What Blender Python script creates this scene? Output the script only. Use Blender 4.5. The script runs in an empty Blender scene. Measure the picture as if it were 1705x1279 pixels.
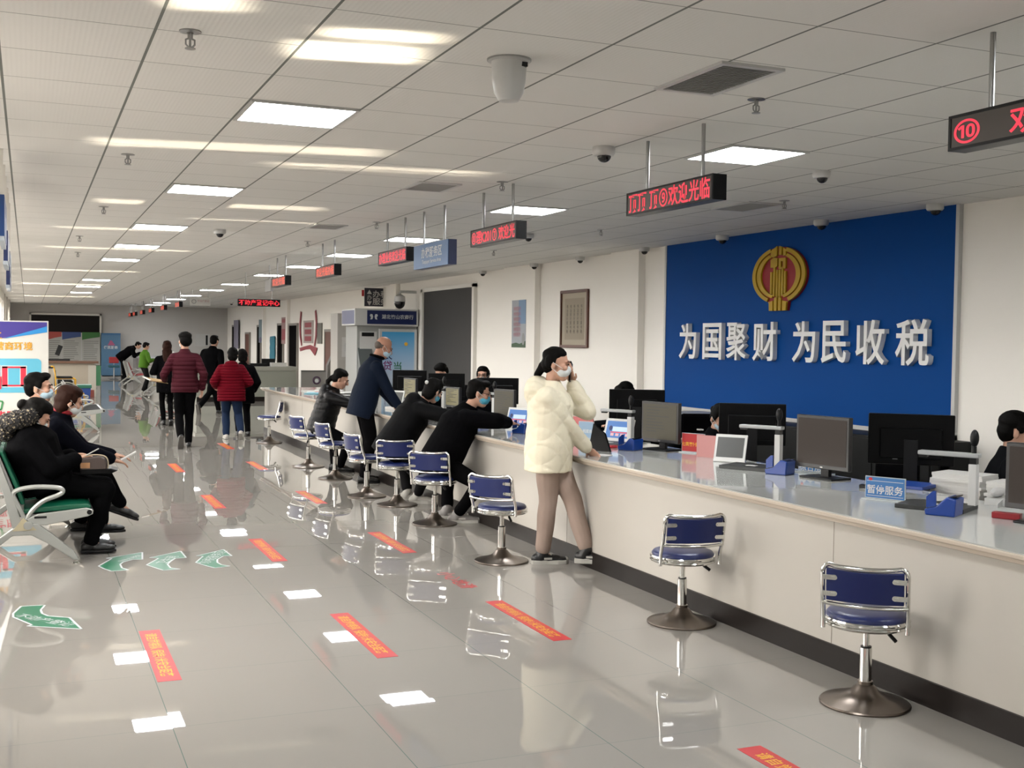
import bpy, bmesh, math, random
import numpy as np
from mathutils import Vector, Matrix
random.seed(7)
np.random.seed(7)
SC = bpy.context.scene
COL = SC.collection
PI = math.pi

# ---------------------------------------------------------------- camera, world, exposure
CH = 1.6                     # camera height
yaw, pit, rol = 0.399233, -0.035560, 0.013593
fw = Vector((math.sin(yaw)*math.cos(pit), math.cos(yaw)*math.cos(pit), math.sin(pit)))
rt = Vector((math.cos(yaw), -math.sin(yaw), 0))
up = rt.cross(fw)
r2 = rt*math.cos(rol) + up*math.sin(rol)
u2 = -rt*math.sin(rol) + up*math.cos(rol)
cd = bpy.data.cameras.new('camera')
cd.sensor_fit = 'HORIZONTAL'
cd.sensor_width = 36.0
cd.lens = 1912.105/1705*36.0
cd.clip_start = 0.05
cd.clip_end = 200
cam = bpy.data.objects.new('camera', cd)
COL.objects.link(cam)
M = Matrix((r2, u2, -fw)).transposed().to_4x4()
M.translation = Vector((0, 0, CH))
cam.matrix_world = M
SC.camera = cam

SC.view_settings.view_transform = 'Standard'
SC.view_settings.look = 'None'
SC.view_settings.exposure = 1.10
SC.view_settings.gamma = 1.0
SC.view_settings.use_curve_mapping = False

W = bpy.data.worlds.new('world')
SC.world = W
W.use_nodes = True
bg = W.node_tree.nodes['Background']
bg.inputs['Color'].default_value = (1.0, 0.95, 0.88, 1)
bg.inputs['Strength'].default_value = 6.5
# bright sky above, darker ground below the horizon
_nt = W.node_tree
_tc = _nt.nodes.new('ShaderNodeTexCoord')
_sp = _nt.nodes.new('ShaderNodeSeparateXYZ')
_cr = _nt.nodes.new('ShaderNodeValToRGB')
_cr.color_ramp.elements[0].position = .48
_cr.color_ramp.elements[0].color = (.14, .125, .11, 1)
_cr.color_ramp.elements[1].position = .54
_cr.color_ramp.elements[1].color = (1.0, .95, .88, 1)
_mp = _nt.nodes.new('ShaderNodeMapRange')
_mp.inputs['From Min'].default_value = -1
_nt.links.new(_tc.outputs['Generated'], _sp.inputs[0])
_nt.links.new(_sp.outputs[2], _mp.inputs['Value'])
_nt.links.new(_mp.outputs[0], _cr.inputs[0])
_nt.links.new(_cr.outputs[0], bg.inputs['Color'])

CEIL = 2.87                  # ceiling height
XL, XR = -0.65, 7.55         # side walls
YB, YF = -5.0, 48.0          # wall behind the camera, far wall
GX, GY = -0.1144, 6.1694     # ceiling grid origin (0.6 m tiles)
LAMP = 21.0                   # ceiling panel radiance
PATCH_POWER = 15.0                # lamps added outside the left windows for the ceiling patches (W per lamp)

def portal(name, loc, rot, sx, sy):
    l = bpy.data.lights.new(name, 'AREA')
    l.shape = 'RECTANGLE'
    l.size = sx
    l.size_y = sy
    l.cycles.is_portal = True
    o = bpy.data.objects.new(name, l)
    o.location = loc
    o.rotation_euler = rot
    COL.objects.link(o)

WIN_Y = [5.85 + 3.0*k for k in range(14)]            # window centres along the left wall
portal('window_portal', (XL-0.2, 25.5, 1.6), (0, -PI/2, 0), 1.5, 42.0)
# area lamps added outside the left windows to imitate sun patches on the ceiling
# beam foot y, ceiling target x, y, width, height, strength
for wy, tx, ty, wd, ht, k in ((6.3, 1.33, 4.98, .30, .20, 1.0), (5.95, 1.36, 4.66, .16, .17, .8), (6.1, .62, 4.50, .20, .12, .5),
                              (9.0, 1.3, 7.75, .30, .75, .30), (9.4, 2.4, 8.25, .25, .55, .32), (12.2, 1.6, 11.2, .35, .80, .30), (13.3, 2.3, 12.5, .2, .5, .25),
                              (15.0, 1.0, 14.2, .25, .6, .25), (18.2, 1.2, 17.4, .35, .8, .3), (24.2, .9, 23.4, .5, .9, .35), (30.6, .6, 29.7, .7, 1.0, .45), (39.6, .8, 38.7, .7, 1.0, .45)):
    l = bpy.data.lights.new('sun_patch_lamp', 'AREA')
    l.shape = 'RECTANGLE'
    l.size = wd
    l.size_y = ht
    l.spread = math.radians(1.2)
    l.energy = PATCH_POWER*k*wd*ht
    l.color = (1.0, 0.88, 0.68)
    o = bpy.data.objects.new('sun_patch_lamp', l)
    o.location = (-4.2, wy, 0.35)
    o.rotation_euler = (Vector((tx, ty, CEIL))-Vector(o.location)).to_track_quat('-Z', 'Y').to_euler()
    COL.objects.link(o)

# ---------------------------------------------------------------- materials
MATS = {}
FULL = {'wall_paint', 'blue_wall_panel', 'panel_light', 'chrome', 'window_frame_white', 'far_wall_paint', 'white_letter', 'skin', 'skin_tan', 'white_mask', 'pale_blue_mask', 'bright_blue_mask', 'cream_down'}
def mat(name, col=(.8, .8, .8), rough=.5, metal=0, spec=.5, emit=None, es=0, coat=0, alpha=1, trans=0, bump=None, sheen=0, var=0):
    if name in MATS:
        return MATS[name]
    if name not in FULL:
        col = tuple(c*.63 for c in col)
        es *= .56
    m = bpy.data.materials.new(name)
    m.use_nodes = True
    nt = m.node_tree
    b = nt.nodes['Principled BSDF']
    b.inputs['Base Color'].default_value = (*col, 1)
    b.inputs['Roughness'].default_value = rough
    b.inputs['Metallic'].default_value = metal
    b.inputs['Specular IOR Level'].default_value = spec
    b.inputs['Coat Weight'].default_value = coat
    b.inputs['Coat Roughness'].default_value = .05
    b.inputs['Transmission Weight'].default_value = trans
    if sheen:
        b.inputs['Sheen Weight'].default_value = sheen
    if emit:
        b.inputs['Emission Color'].default_value = (*emit, 1)
        b.inputs['Emission Strength'].default_value = es
    tc = nt.nodes.new('ShaderNodeTexCoord')
    if var:
        n = nt.nodes.new('ShaderNodeTexNoise')
        n.inputs['Scale'].default_value = 3.0
        n.inputs['Detail'].default_value = 5
        nt.links.new(tc.outputs['Object'], n.inputs['Vector'])
        mx = nt.nodes.new('ShaderNodeMix')
        mx.data_type = 'RGBA'
        mx.inputs[6].default_value = (*[c*(1-var) for c in col], 1)
        mx.inputs[7].default_value = (*[min(1, c*(1+var)) for c in col], 1)
        nt.links.new(n.outputs['Fac'], mx.inputs[0])
        nt.links.new(mx.outputs[2], b.inputs['Base Color'])
    if bump:
        n = nt.nodes.new('ShaderNodeTexNoise')
        n.inputs['Scale'].default_value = bump[0]
        n.inputs['Detail'].default_value = 4
        nt.links.new(tc.outputs['Object'], n.inputs['Vector'])
        bp = nt.nodes.new('ShaderNodeBump')
        bp.inputs['Strength'].default_value = bump[1]
        bp.inputs['Distance'].default_value = bump[2] if len(bump) > 2 else .01
        nt.links.new(n.outputs['Fac'], bp.inputs['Height'])
        nt.links.new(bp.outputs['Normal'], b.inputs['Normal'])
    MATS[name] = m
    return m

def nd(nt, t, **kw):
    n = nt.nodes.new(t)
    for k, v in kw.items():
        setattr(n, k, v)
    return n
def mth(nt, op, a, b=None):
    n = nt.nodes.new('ShaderNodeMath')
    n.operation = op
    for i, v in enumerate((a, b)):
        if v is None:
            continue
        if isinstance(v, (int, float)):
            n.inputs[i].default_value = v
        else:
            nt.links.new(v, n.inputs[i])
    return n.outputs[0]

def grid_mat(name, base, line, ox, oy, size, wx, wy, rough, tilt=0, emboss=0, spec=.5, var=.03, cross=.55):
    """square tiles with joint lines, computed from world position"""
    m = bpy.data.materials.new(name)
    m.use_nodes = True
    nt = m.node_tree
    b = nt.nodes['Principled BSDF']
    b.inputs['Roughness'].default_value = rough
    b.inputs['Specular IOR Level'].default_value = spec
    g = nd(nt, 'ShaderNodeNewGeometry')
    sp = nd(nt, 'ShaderNodeSeparateXYZ')
    nt.links.new(g.outputs['Position'], sp.inputs[0])
    u = mth(nt, 'DIVIDE', mth(nt, 'SUBTRACT', sp.outputs[0], ox), size)
    v = mth(nt, 'DIVIDE', mth(nt, 'SUBTRACT', sp.outputs[1], oy), size)
    def edge(c, w):
        d = mth(nt, 'ABSOLUTE', mth(nt, 'SUBTRACT', c, mth(nt, 'ROUND', c)))
        return mth(nt, 'LESS_THAN', d, w*.5/size)
    ln = mth(nt, 'MAXIMUM', edge(u, wx), mth(nt, 'MULTIPLY', edge(v, wy), cross))
    cell = nd(nt, 'ShaderNodeCombineXYZ')
    nt.links.new(mth(nt, 'FLOOR', u), cell.inputs[0])
    nt.links.new(mth(nt, 'FLOOR', v), cell.inputs[1])
    wn = nd(nt, 'ShaderNodeTexWhiteNoise', noise_dimensions='3D')
    nt.links.new(cell.outputs[0], wn.inputs['Vector'])
    nz = nd(nt, 'ShaderNodeTexNoise')
    nz.inputs['Scale'].default_value = 1.7
    nz.inputs['Detail'].default_value = 6
    nt.links.new(g.outputs['Position'], nz.inputs['Vector'])
    k = mth(nt, 'ADD', mth(nt, 'MULTIPLY', wn.outputs['Value'], .4), mth(nt, 'MULTIPLY', nz.outputs['Fac'], .6))
    mx = nd(nt, 'ShaderNodeMix', data_type='RGBA')
    mx.inputs[6].default_value = (*[c*(1-var) for c in base], 1)
    mx.inputs[7].default_value = (*[min(1, c*(1+var)) for c in base], 1)
    nt.links.new(k, mx.inputs[0])
    m2 = nd(nt, 'ShaderNodeMix', data_type='RGBA')
    nt.links.new(ln, m2.inputs[0])
    nt.links.new(mx.outputs[2], m2.inputs[6])
    m2.inputs[7].default_value = (*line, 1)
    nt.links.new(m2.outputs[2], b.inputs['Base Color'])
    if tilt:     # each tile lies a hair out of level
        s = nd(nt, 'ShaderNodeVectorMath', operation='SUBTRACT')
        s.inputs[1].default_value = (.5, .5, .5)
        nt.links.new(wn.outputs['Color'], s.inputs[0])
        q = nd(nt, 'ShaderNodeVectorMath', operation='MULTIPLY')
        q.inputs[1].default_value = (tilt, tilt, 0)
        nt.links.new(s.outputs[0], q.inputs[0])
        a = nd(nt, 'ShaderNodeVectorMath', operation='ADD')
        nt.links.new(g.outputs['Normal'], a.inputs[0])
        nt.links.new(q.outputs[0], a.inputs[1])
        nn = nd(nt, 'ShaderNodeVectorMath', operation='NORMALIZE')
        nt.links.new(a.outputs[0], nn.inputs[0])
        nt.links.new(nn.outputs[0], b.inputs['Normal'])
    if emboss:   # fine woven relief pressed into the ceiling boards
        wv = mth(nt, 'MULTIPLY', mth(nt, 'SINE', mth(nt, 'MULTIPLY', mth(nt, 'ADD', sp.outputs[0], sp.outputs[1]), 150.0)),
                 mth(nt, 'SINE', mth(nt, 'MULTIPLY', mth(nt, 'SUBTRACT', sp.outputs[0], sp.outputs[1]), 150.0)))
        bp = nd(nt, 'ShaderNodeBump')
        bp.inputs['Strength'].default_value = emboss
        bp.inputs['Distance'].default_value = .003
        nt.links.new(wv, bp.inputs['Height'])
        nt.links.new(bp.outputs['Normal'], b.inputs['Normal'])
    return m

M_CHROME = mat('chrome', (.72, .72, .70), .12, 1)
M_STEEL = mat('brushed_steel', (.55, .55, .54), .32, 1)
M_BLACK = mat('black_plastic', (.006, .006, .007), .4, spec=.25)
M_GLOSSBLACK = mat('gloss_black', (.0025, .0025, .003), .3, spec=.12)
M_WHITEP = mat('white_plastic', (.78, .78, .76), .35)
M_GREYP = mat('grey_plastic', (.35, .36, .36), .45)
M_BLUEV = mat('blue_vinyl', (.009, .020, .125), .38, spec=.4)
M_GREENV = mat('green_vinyl', (.0, .13, .065), .35)
M_RED = mat('red_sticker', (.66, .05, .06), .4, spec=.2)
M_YEL = mat('yellow_print', (.95, .55, .05), .5, spec=.2)
M_PAPER = mat('paper', (.80, .79, .76), .7)
M_LED = mat('led_red', (.5, .02, .03), .5, emit=(1.0, .035, .07), es=1.0)
M_LEDO = mat('led_orange', (.5, .05, .03), .5, emit=(1.0, .11, .06), es=.85)
M_SKIN = mat('skin', (.44, .25, .175), .55, spec=.25)
M_SKIN2 = mat('skin_tan', (.34, .17, .11), .5, spec=.3)
M_HAIR = mat('black_hair', (.004, .0035, .003), .65, spec=.06, bump=(90, .5, .004))
M_HAIRB = mat('brown_hair', (.026, .009, .005), .65, spec=.08, bump=(90, .5, .004))
M_MASK = mat('pale_blue_mask', (.36, .48, .56), .8, spec=.1)
M_MASKW = mat('white_mask', (.56, .58, .58), .8, spec=.1)
M_MASKB = mat('bright_blue_mask', (.08, .36, .50), .8, spec=.1)
M_EYE = mat('eye', (.015, .010, .008), .2)
M_BLKFAB = mat('black_cloth', (.003, .003, .0037), .9, spec=.03, bump=(25, .4, .01))
M_BLKPUF = mat('black_down', (.0035, .0035, .0042), .7, spec=.06)
M_SHINY = mat('shiny_black_down', (.004, .0037, .0045), .4, spec=.16, bump=(14, .6, .02))
M_NAVY = mat('navy_cloth', (.006, .012, .028), .8, spec=.1, bump=(30, .4, .01))
M_TROUS = mat('dark_trousers', (.0035, .0035, .004), .9, spec=.03, bump=(12, .5, .015))
M_GREYTR = mat('charcoal_trousers', (.011, .011, .012), .85, spec=.08, bump=(12, .5, .015))
M_JEANS = mat('blue_jeans', (.014, .028, .068), .85, spec=.1, bump=(15, .5, .012))
M_BEIGE = mat('beige_trousers', (.47, .35, .29), .85, bump=(10, .5, .015))
M_CREAM = mat('cream_down', (.62, .57, .44), .75, spec=.15, bump=(9, .5, .02))
M_MAROON = mat('maroon_down', (.065, .011, .018), .75, spec=.06)
M_REDC = mat('red_down', (.165, .004, .013), .75, spec=.05)
M_SHOEB = mat('black_shoe', (.008, .008, .009), .4)
M_SHOEW = mat('white_shoe', (.62, .60, .55), .5)
def bands(m, pitch, k):
    """fine horizontal quilting seams"""
    nt = m.node_tree
    tc = nt.nodes.new('ShaderNodeTexCoord')
    sp = nt.nodes.new('ShaderNodeSeparateXYZ')
    nt.links.new(tc.outputs['Object'], sp.inputs[0])
    w = mth(nt, 'ABSOLUTE', mth(nt, 'SINE', mth(nt, 'MULTIPLY', sp.outputs[2], PI/pitch)))
    bp = nt.nodes.new('ShaderNodeBump')
    bp.inputs['Strength'].default_value = k
    bp.inputs['Distance'].default_value = .02
    nt.links.new(mth(nt, 'POWER', w, .5), bp.inputs['Height'])
    nt.links.new(bp.outputs['Normal'], nt.nodes['Principled BSDF'].inputs['Normal'])
bands(M_REDC, .045, .9)
bands(M_MAROON, .06, .6)
M_FUR = mat('speckled_fur', (.11, .075, .04), .9)
M_CAM = mat('camera_dome', (.008, .008, .01), .08)
# ---------------------------------------------------------------- object helpers
def link(name, me, m=None, parent=None, loc=None, rz=0):
    o = bpy.data.objects.new(name, me)
    COL.objects.link(o)
    if m is not None and me is not None:
        me.materials.append(m)
    if parent is not None:
        o.parent = parent
    if loc is not None:
        o.location = loc
    o.rotation_euler.z = rz
    return o

def tag(o, label, cat, group=None):
    o['label'] = label
    o['category'] = cat
    if group:
        o['group'] = group
    return o

def thing(name, label, cat, loc=(0, 0, 0), rz=0, group=None):
    o = bpy.data.objects.new(name, None)
    o.empty_display_size = .1
    COL.objects.link(o)
    o.location = loc
    o.rotation_euler.z = rz
    return tag(o, label, cat, group)

def dup(src, loc, rz=0, label=None, group=None):
    def cp(o, par):
        c = o.copy()
        COL.objects.link(c)
        if par is not None:
            c.parent = par
        for ch in list(o.children):
            cp(ch, c)
        return c
    r = cp(src, None)
    r.location = loc
    r.rotation_euler.z = rz
    if label:
        r['label'] = label
    if group:
        r['group'] = group
    return r

class MB:
    """collects shapes into one mesh"""
    def __init__(s):
        s.v = []
        s.f = []
    def add(s, vs, fs):
        n = len(s.v)
        s.v += [tuple(v) for v in vs]
        s.f += [tuple(i+n for i in f) for f in fs]
        return s
    def box(s, c, d, R=None):
        c = Vector(c)
        vs = [Vector((x*d[0]/2, y*d[1]/2, z*d[2]/2)) for x in (-1, 1) for y in (-1, 1) for z in (-1, 1)]
        if R is not None:
            vs = [R @ v for v in vs]
        return s.add([c+v for v in vs], [(0, 1, 3, 2), (4, 6, 7, 5), (0, 4, 5, 1), (2, 3, 7, 6), (0, 2, 6, 4), (1, 5, 7, 3)])
    def bx(s, a, b):
        return s.box([(a[i]+b[i])/2 for i in range(3)], [abs(b[i]-a[i]) for i in range(3)])
    def cyl(s, p, q, r, r2=None, n=20):
        return s.tube([p, q], r, n=n, r2=r2)
    def tube(s, pts, r, n=10, closed=False, r2=None):
        pts = [Vector(p) for p in pts]
        k = len(pts)
        rs = [r]*k if r2 is None else [r+(r2-r)*i/(k-1) for i in range(k)]
        vs = []
        prev = None
        for i, p in enumerate(pts):
            if closed:
                t = pts[(i+1) % k]-pts[i-1]
            else:
                t = pts[min(i+1, k-1)]-pts[max(i-1, 0)]
            t.normalize()
            if prev is None:
                a = t.orthogonal().normalized()
            else:
                a = (prev-t*prev.dot(t)).normalized()
            prev = a
            b = t.cross(a)
            for j in range(n):
                w = 2*PI*j/n
                vs.append(p+(a*math.cos(w)+b*math.sin(w))*rs[i])
        fs = []
        m = k if closed else k-1
        for i in range(m):
            for j in range(n):
                a0 = i*n+j
                a1 = i*n+(j+1) % n
                b0 = ((i+1) % k)*n+j
                b1 = ((i+1) % k)*n+(j+1) % n
                fs.append((a0, a1, b1, b0))
        if not closed:
            fs.append(tuple(reversed(range(n))))
            fs.append(tuple(range((k-1)*n, k*n)))
        return s.add(vs, fs)
    def lathe(s, prof, c=(0, 0, 0), n=40):
        """profile of (radius, z)"""
        vs = []
        for r, z in prof:
            for j in range(n):
                w = 2*PI*j/n
                vs.append((c[0]+r*math.cos(w), c[1]+r*math.sin(w), c[2]+z))
        fs = []
        for i in range(len(prof)-1):
            for j in range(n):
                fs.append((i*n+j, i*n+(j+1) % n, (i+1)*n+(j+1) % n, (i+1)*n+j))
        if prof[0][0] > 1e-6:
            fs.append(tuple(reversed(range(n))))
        if prof[-1][0] > 1e-6:
            fs.append(tuple(range((len(prof)-1)*n, len(prof)*n)))
        return s.add(vs, fs)
    def ell(s, c, r, n=18, R=None):
        vs = []
        c = Vector(c)
        m = n//2
        for i in range(m+1):
            a = PI*i/m
            for j in range(n):
                w = 2*PI*j/n
                v = Vector((r[0]*math.sin(a)*math.cos(w), r[1]*math.sin(a)*math.sin(w), r[2]*math.cos(a)))
                if R is not None:
                    v = R @ v
                vs.append(c+v)
        fs = [(i*n+j, (i+1)*n+j, (i+1)*n+(j+1) % n, i*n+(j+1) % n) for i in range(m) for j in range(n)]
        return s.add(vs, fs)
    def prism(s, poly, o, ex, ey, t):
        """2-D outline in the plane o + x*ex + y*ey, thickened by the vector t"""
        o, ex, ey, t = Vector(o), Vector(ex), Vector(ey), Vector(t)
        n = len(poly)
        a = [o+ex*x+ey*y for x, y in poly]
        vs = a+[p+t for p in a]
        fs = [tuple(reversed(range(n))), tuple(range(n, 2*n))]
        fs += [(i, (i+1) % n, n+(i+1) % n, n+i) for i in range(n)]
        return s.add(vs, fs)
    def mesh(s, name, smooth=False, bevel=0, weld=True):
        me = bpy.data.meshes.new(name)
        me.from_pydata([tuple(v) for v in s.v], [], s.f)
        bm = bmesh.new()
        bm.from_mesh(me)
        if weld:
            bmesh.ops.remove_doubles(bm, verts=bm.verts, dist=1e-6)
        bmesh.ops.recalc_face_normals(bm, faces=bm.faces)
        if bevel:
            es = [e for e in bm.edges if len(e.link_faces) == 2 and e.calc_face_angle(0) > .5]
            bmesh.ops.bevel(bm, geom=es, offset=bevel, segments=2, profile=.5, affect='EDGES')
        bm.to_mesh(me)
        bm.free()
        if smooth:
            for p in me.polygons:
                p.use_smooth = True
            me.set_sharp_from_angle(angle=.7)
        return me
    def o(s, name, m, parent=None, smooth=False, bevel=0, loc=None):
        return link(name, s.mesh(name, smooth, bevel), m, parent, loc)

def struct(name, mb, m, bevel=0):
    o = mb.o(name, m, bevel=bevel)
    o['kind'] = 'structure'
    return o

_TXT = {}
def text_mesh(s, size, ext=0.0, bold=0.0, sx=1.0, align='CENTER', res=3):
    key = (s, round(size, 4), ext, bold, sx, align, res)
    if key in _TXT:
        return _TXT[key]
    cu = bpy.data.curves.new('lettering', 'FONT')
    cu.body = s
    cu.size = size
    cu.extrude = ext
    cu.offset = bold*size
    cu.align_x = align
    cu.align_y = 'CENTER'
    cu.resolution_u = res
    o = bpy.data.objects.new('lettering', cu)
    COL.objects.link(o)
    dg = bpy.context.evaluated_depsgraph_get()
    me = bpy.data.meshes.new_from_object(o.evaluated_get(dg))
    bpy.data.objects.remove(o)
    bpy.data.curves.remove(cu)
    xs = [v.co.x for v in me.vertices]
    ys = [v.co.y for v in me.vertices]
    if xs:
        cx = (max(xs)+min(xs))/2 if align == 'CENTER' else 0
        cy = (max(ys)+min(ys))/2
        for v in me.vertices:
            v.co.x = (v.co.x-cx)*sx
            v.co.y -= cy
    _TXT[key] = me
    return me

def text(s, size, m, parent, loc, ex, ey, ext=0.0, bold=0.0, sx=1.0, name='lettering', align='CENTER', res=3):
    """lettering in the plane of ex (reading direction) and ey (up)"""
    me = text_mesh(s, size, ext, bold, sx, align, res)
    if me.materials and me.materials[0] != m:
        me = me.copy()
        me.materials.clear()
    if not me.materials:
        me.materials.append(m)
    o = bpy.data.objects.new(name, me)
    COL.objects.link(o)
    ex, ey = Vector(ex).normalized(), Vector(ey).normalized()
    T = Matrix((ex, ey, ex.cross(ey))).transposed().to_4x4()
    T.translation = Vector(loc)
    if parent is not None:
        o.parent = parent
    o.matrix_local = T
    return o

# soft bodies: closed shapes fused into one continuous surface
def blob(name, mb, voxel, m, parent=None, smooth=5, disp=None, fac=.5):
    me = bpy.data.meshes.new(name)
    me.from_pydata([tuple(v) for v in mb.v], [], mb.f)
    bm = bmesh.new()
    bm.from_mesh(me)
    bmesh.ops.remove_doubles(bm, verts=bm.verts, dist=1e-5)
    bmesh.ops.recalc_face_normals(bm, faces=bm.faces)
    bm.to_mesh(me)
    bm.free()
    t = bpy.data.objects.new('tmp', me)
    COL.objects.link(t)
    r = t.modifiers.new('r', 'REMESH')
    r.mode = 'VOXEL'
    r.voxel_size = voxel
    if smooth:
        sm = t.modifiers.new('s', 'SMOOTH')
        sm.factor = fac
        sm.iterations = smooth
    dg = bpy.context.evaluated_depsgraph_get()
    out = bpy.data.meshes.new_from_object(t.evaluated_get(dg))
    out.name = name
    bpy.data.objects.remove(t)
    bpy.data.meshes.remove(me)
    n = len(out.vertices)
    if disp and n:
        co = np.empty(n*3)
        out.vertices.foreach_get('co', co)
        co = co.reshape(-1, 3)
        no = np.array([v.normal[:] for v in out.vertices])
        co = co+no*disp(co, no)[:, None]
        out.vertices.foreach_set('co', co.ravel())
        out.update()
    out.polygons.foreach_set('use_smooth', [True]*len(out.polygons))
    return link(name, out, m, parent)

def capsule(mb, p, q, r0, r1, n=12):
    """tapered limb segment with round ends"""
    p, q = Vector(p), Vector(q)
    t = q-p
    if t.length < 1e-6:
        t = Vector((0, 0, 1e-4))
    L = t.length
    t.normalize()
    a = t.orthogonal().normalized()
    b = t.cross(a)
    rings = []
    for k in range(4):
        w = PI/2*(1-k/3)
        rings.append((-math.sin(w)*r0, math.cos(w)*r0))
    for k in range(4):
        w = PI/2*k/3
        rings.append((L+math.sin(w)*r1, math.cos(w)*r1))
    vs, fs = [], []
    for d, r in rings:
        for j in range(n):
            w = 2*PI*j/n
            vs.append(p+t*d+(a*math.cos(w)+b*math.sin(w))*max(r, 1e-4))
    for i in range(len(rings)-1):
        for j in range(n):
            fs.append((i*n+j, i*n+(j+1) % n, (i+1)*n+(j+1) % n, (i+1)*n+j))
    fs.append(tuple(reversed(range(n))))
    fs.append(tuple(range((len(rings)-1)*n, len(rings)*n)))
    mb.add(vs, fs)

def loft(mb, rings, n=20):
    """rings: centre, half-width vector, half-depth vector"""
    vs, fs = [], []
    for c, a, b in rings:
        for j in range(n):
            w = 2*PI*j/n
            vs.append(Vector(c)+Vector(a)*math.cos(w)+Vector(b)*math.sin(w))
    for i in range(len(rings)-1):
        for j in range(n):
            fs.append((i*n+j, i*n+(j+1) % n, (i+1)*n+(j+1) % n, (i+1)*n+j))
    fs.append(tuple(reversed(range(n))))
    fs.append(tuple(range((len(rings)-1)*n, len(rings)*n)))
    mb.add(vs, fs)
# ---------------------------------------------------------------- the room
M_WALL = mat('wall_paint', (.84, .81, .755), .6, spec=.2, var=.01)
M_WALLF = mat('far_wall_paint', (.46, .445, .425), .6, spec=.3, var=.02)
M_FLOOR = grid_mat('floor_tiles', (.252, .238, .216), (.105, .15, .135), .547, 4.84, .8, .0035, .003, .014, tilt=.004, spec=.36)
M_CEIL = grid_mat('ceiling_tiles', (.72, .71, .68), (.17, .18, .165), GX, GY, .6, .013, .007, .7, emboss=.12, spec=.15, cross=.85)
struct('floor', MB().bx((XL-.2, YB-.2, -.1), (XR+1.2, YF+.2, 0)), M_FLOOR)
struct('ceiling', MB().bx((XL-.2, YB-.2, CEIL), (XR+1.2, YF+.2, CEIL+.1)), M_CEIL)
struct('wall_right', MB().bx((XR, YB, 0), (XR+.2, YF, CEIL)), M_WALL)
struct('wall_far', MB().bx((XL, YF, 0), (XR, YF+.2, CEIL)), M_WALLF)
struct('wall_back', MB().bx((XL, YB-.2, 0), (XR, YB, CEIL)), M_WALL)
# left wall with its row of windows
WW, WS, WT = 2.2, .7, 2.6
wl = MB()
wl.bx((XL-.2, YB, 0), (XL, YF, WS))
wl.bx((XL-.2, YB, WT), (XL, YF, CEIL))
e = YB
for wy in WIN_Y+[None]:
    a = (wy-WW/2) if wy is not None else YF
    if a > e:
        wl.bx((XL-.2, e, WS), (XL, a, WT))
    e = (wy+WW/2) if wy is not None else YF
struct('wall_left', wl, M_WALL)
M_GLASS = mat('window_glass', (.95, .97, .97), 0, trans=1, spec=.5)
g = M_GLASS.node_tree
gl = g.nodes.new('ShaderNodeBsdfTransparent')
gg = g.nodes.new('ShaderNodeBsdfGlossy')
gg.inputs['Roughness'].default_value = 0
mxs = g.nodes.new('ShaderNodeMixShader')
mxs.inputs[0].default_value = .07
g.links.new(gl.outputs[0], mxs.inputs[1])
g.links.new(gg.outputs[0], mxs.inputs[2])
g.links.new(mxs.outputs[0], g.nodes['Material Output'].inputs['Surface'])
M_WFRAME = mat('window_frame_white', (.70, .68, .63), .4)
for i, wy in enumerate(WIN_Y):
    f = MB()
    y0, y1 = wy-WW/2, wy+WW/2
    for a, b in (((y0, WS), (y0+.05, WT)), ((y1-.05, WS), (y1, WT)), ((y0, WS), (y1, WS+.05)), ((y0, WT-.05), (y1, WT)), ((wy-.025, WS), (wy+.025, WT))):
        f.bx((XL-.14, a[0], a[1]), (XL-.08, b[0], b[1]))
    w = struct('window_%d' % (i+1), f, M_WFRAME)
    MB().bx((XL-.115, y0+.04, WS+.04), (XL-.109, y1-.04, WT-.04)).o('window_pane', M_GLASS, w)
# wall piers and the frames around the far left
for i, (a, b) in enumerate(((13.40, 14.2), (16.77, 18.1), (24.3, 24.75), (35.78, 36.0), (39.75, 39.95))):
    struct('trim_%d' % (i+1), MB().bx((XR-.1, a, 0), (XR, b, CEIL)), M_WALL)
for i, y in enumerate((37.6, 40.6, 44.0)):
    struct('trim_%d' % (i+6), MB().bx((XL, y, 0), (XL+.03+.02*i, y+.3, CEIL)), M_WFRAME)
M_SKIRT = mat('dark_skirting', (.014, .0095, .008), .4, spec=.2)
struct('baseboard_right', MB().bx((XR-.015, YB, 0), (XR, YF, .12)), M_SKIRT)
struct('baseboard_far', MB().bx((2.7, YF-.015, 0), (XR, YF, .12)), M_SKIRT)
# dark opening in the far wall
M_DKGLASS = mat('dark_glass', (.008, .005, .004), .3, spec=.15)
d1 = struct('window_15', MB().bx((.12, YF-.05, .1), (2.60, YF-.01, 2.45)), M_DKGLASS)
fr = MB()
fr.bx((.05, YF-.09, 0), (.12, YF, 2.52))
fr.bx((2.60, YF-.09, 0), (2.67, YF, 2.52))
fr.bx((.05, YF-.09, 2.45), (2.67, YF, 2.52))
fr.o('window_frame', M_WFRAME, d1)

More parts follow.
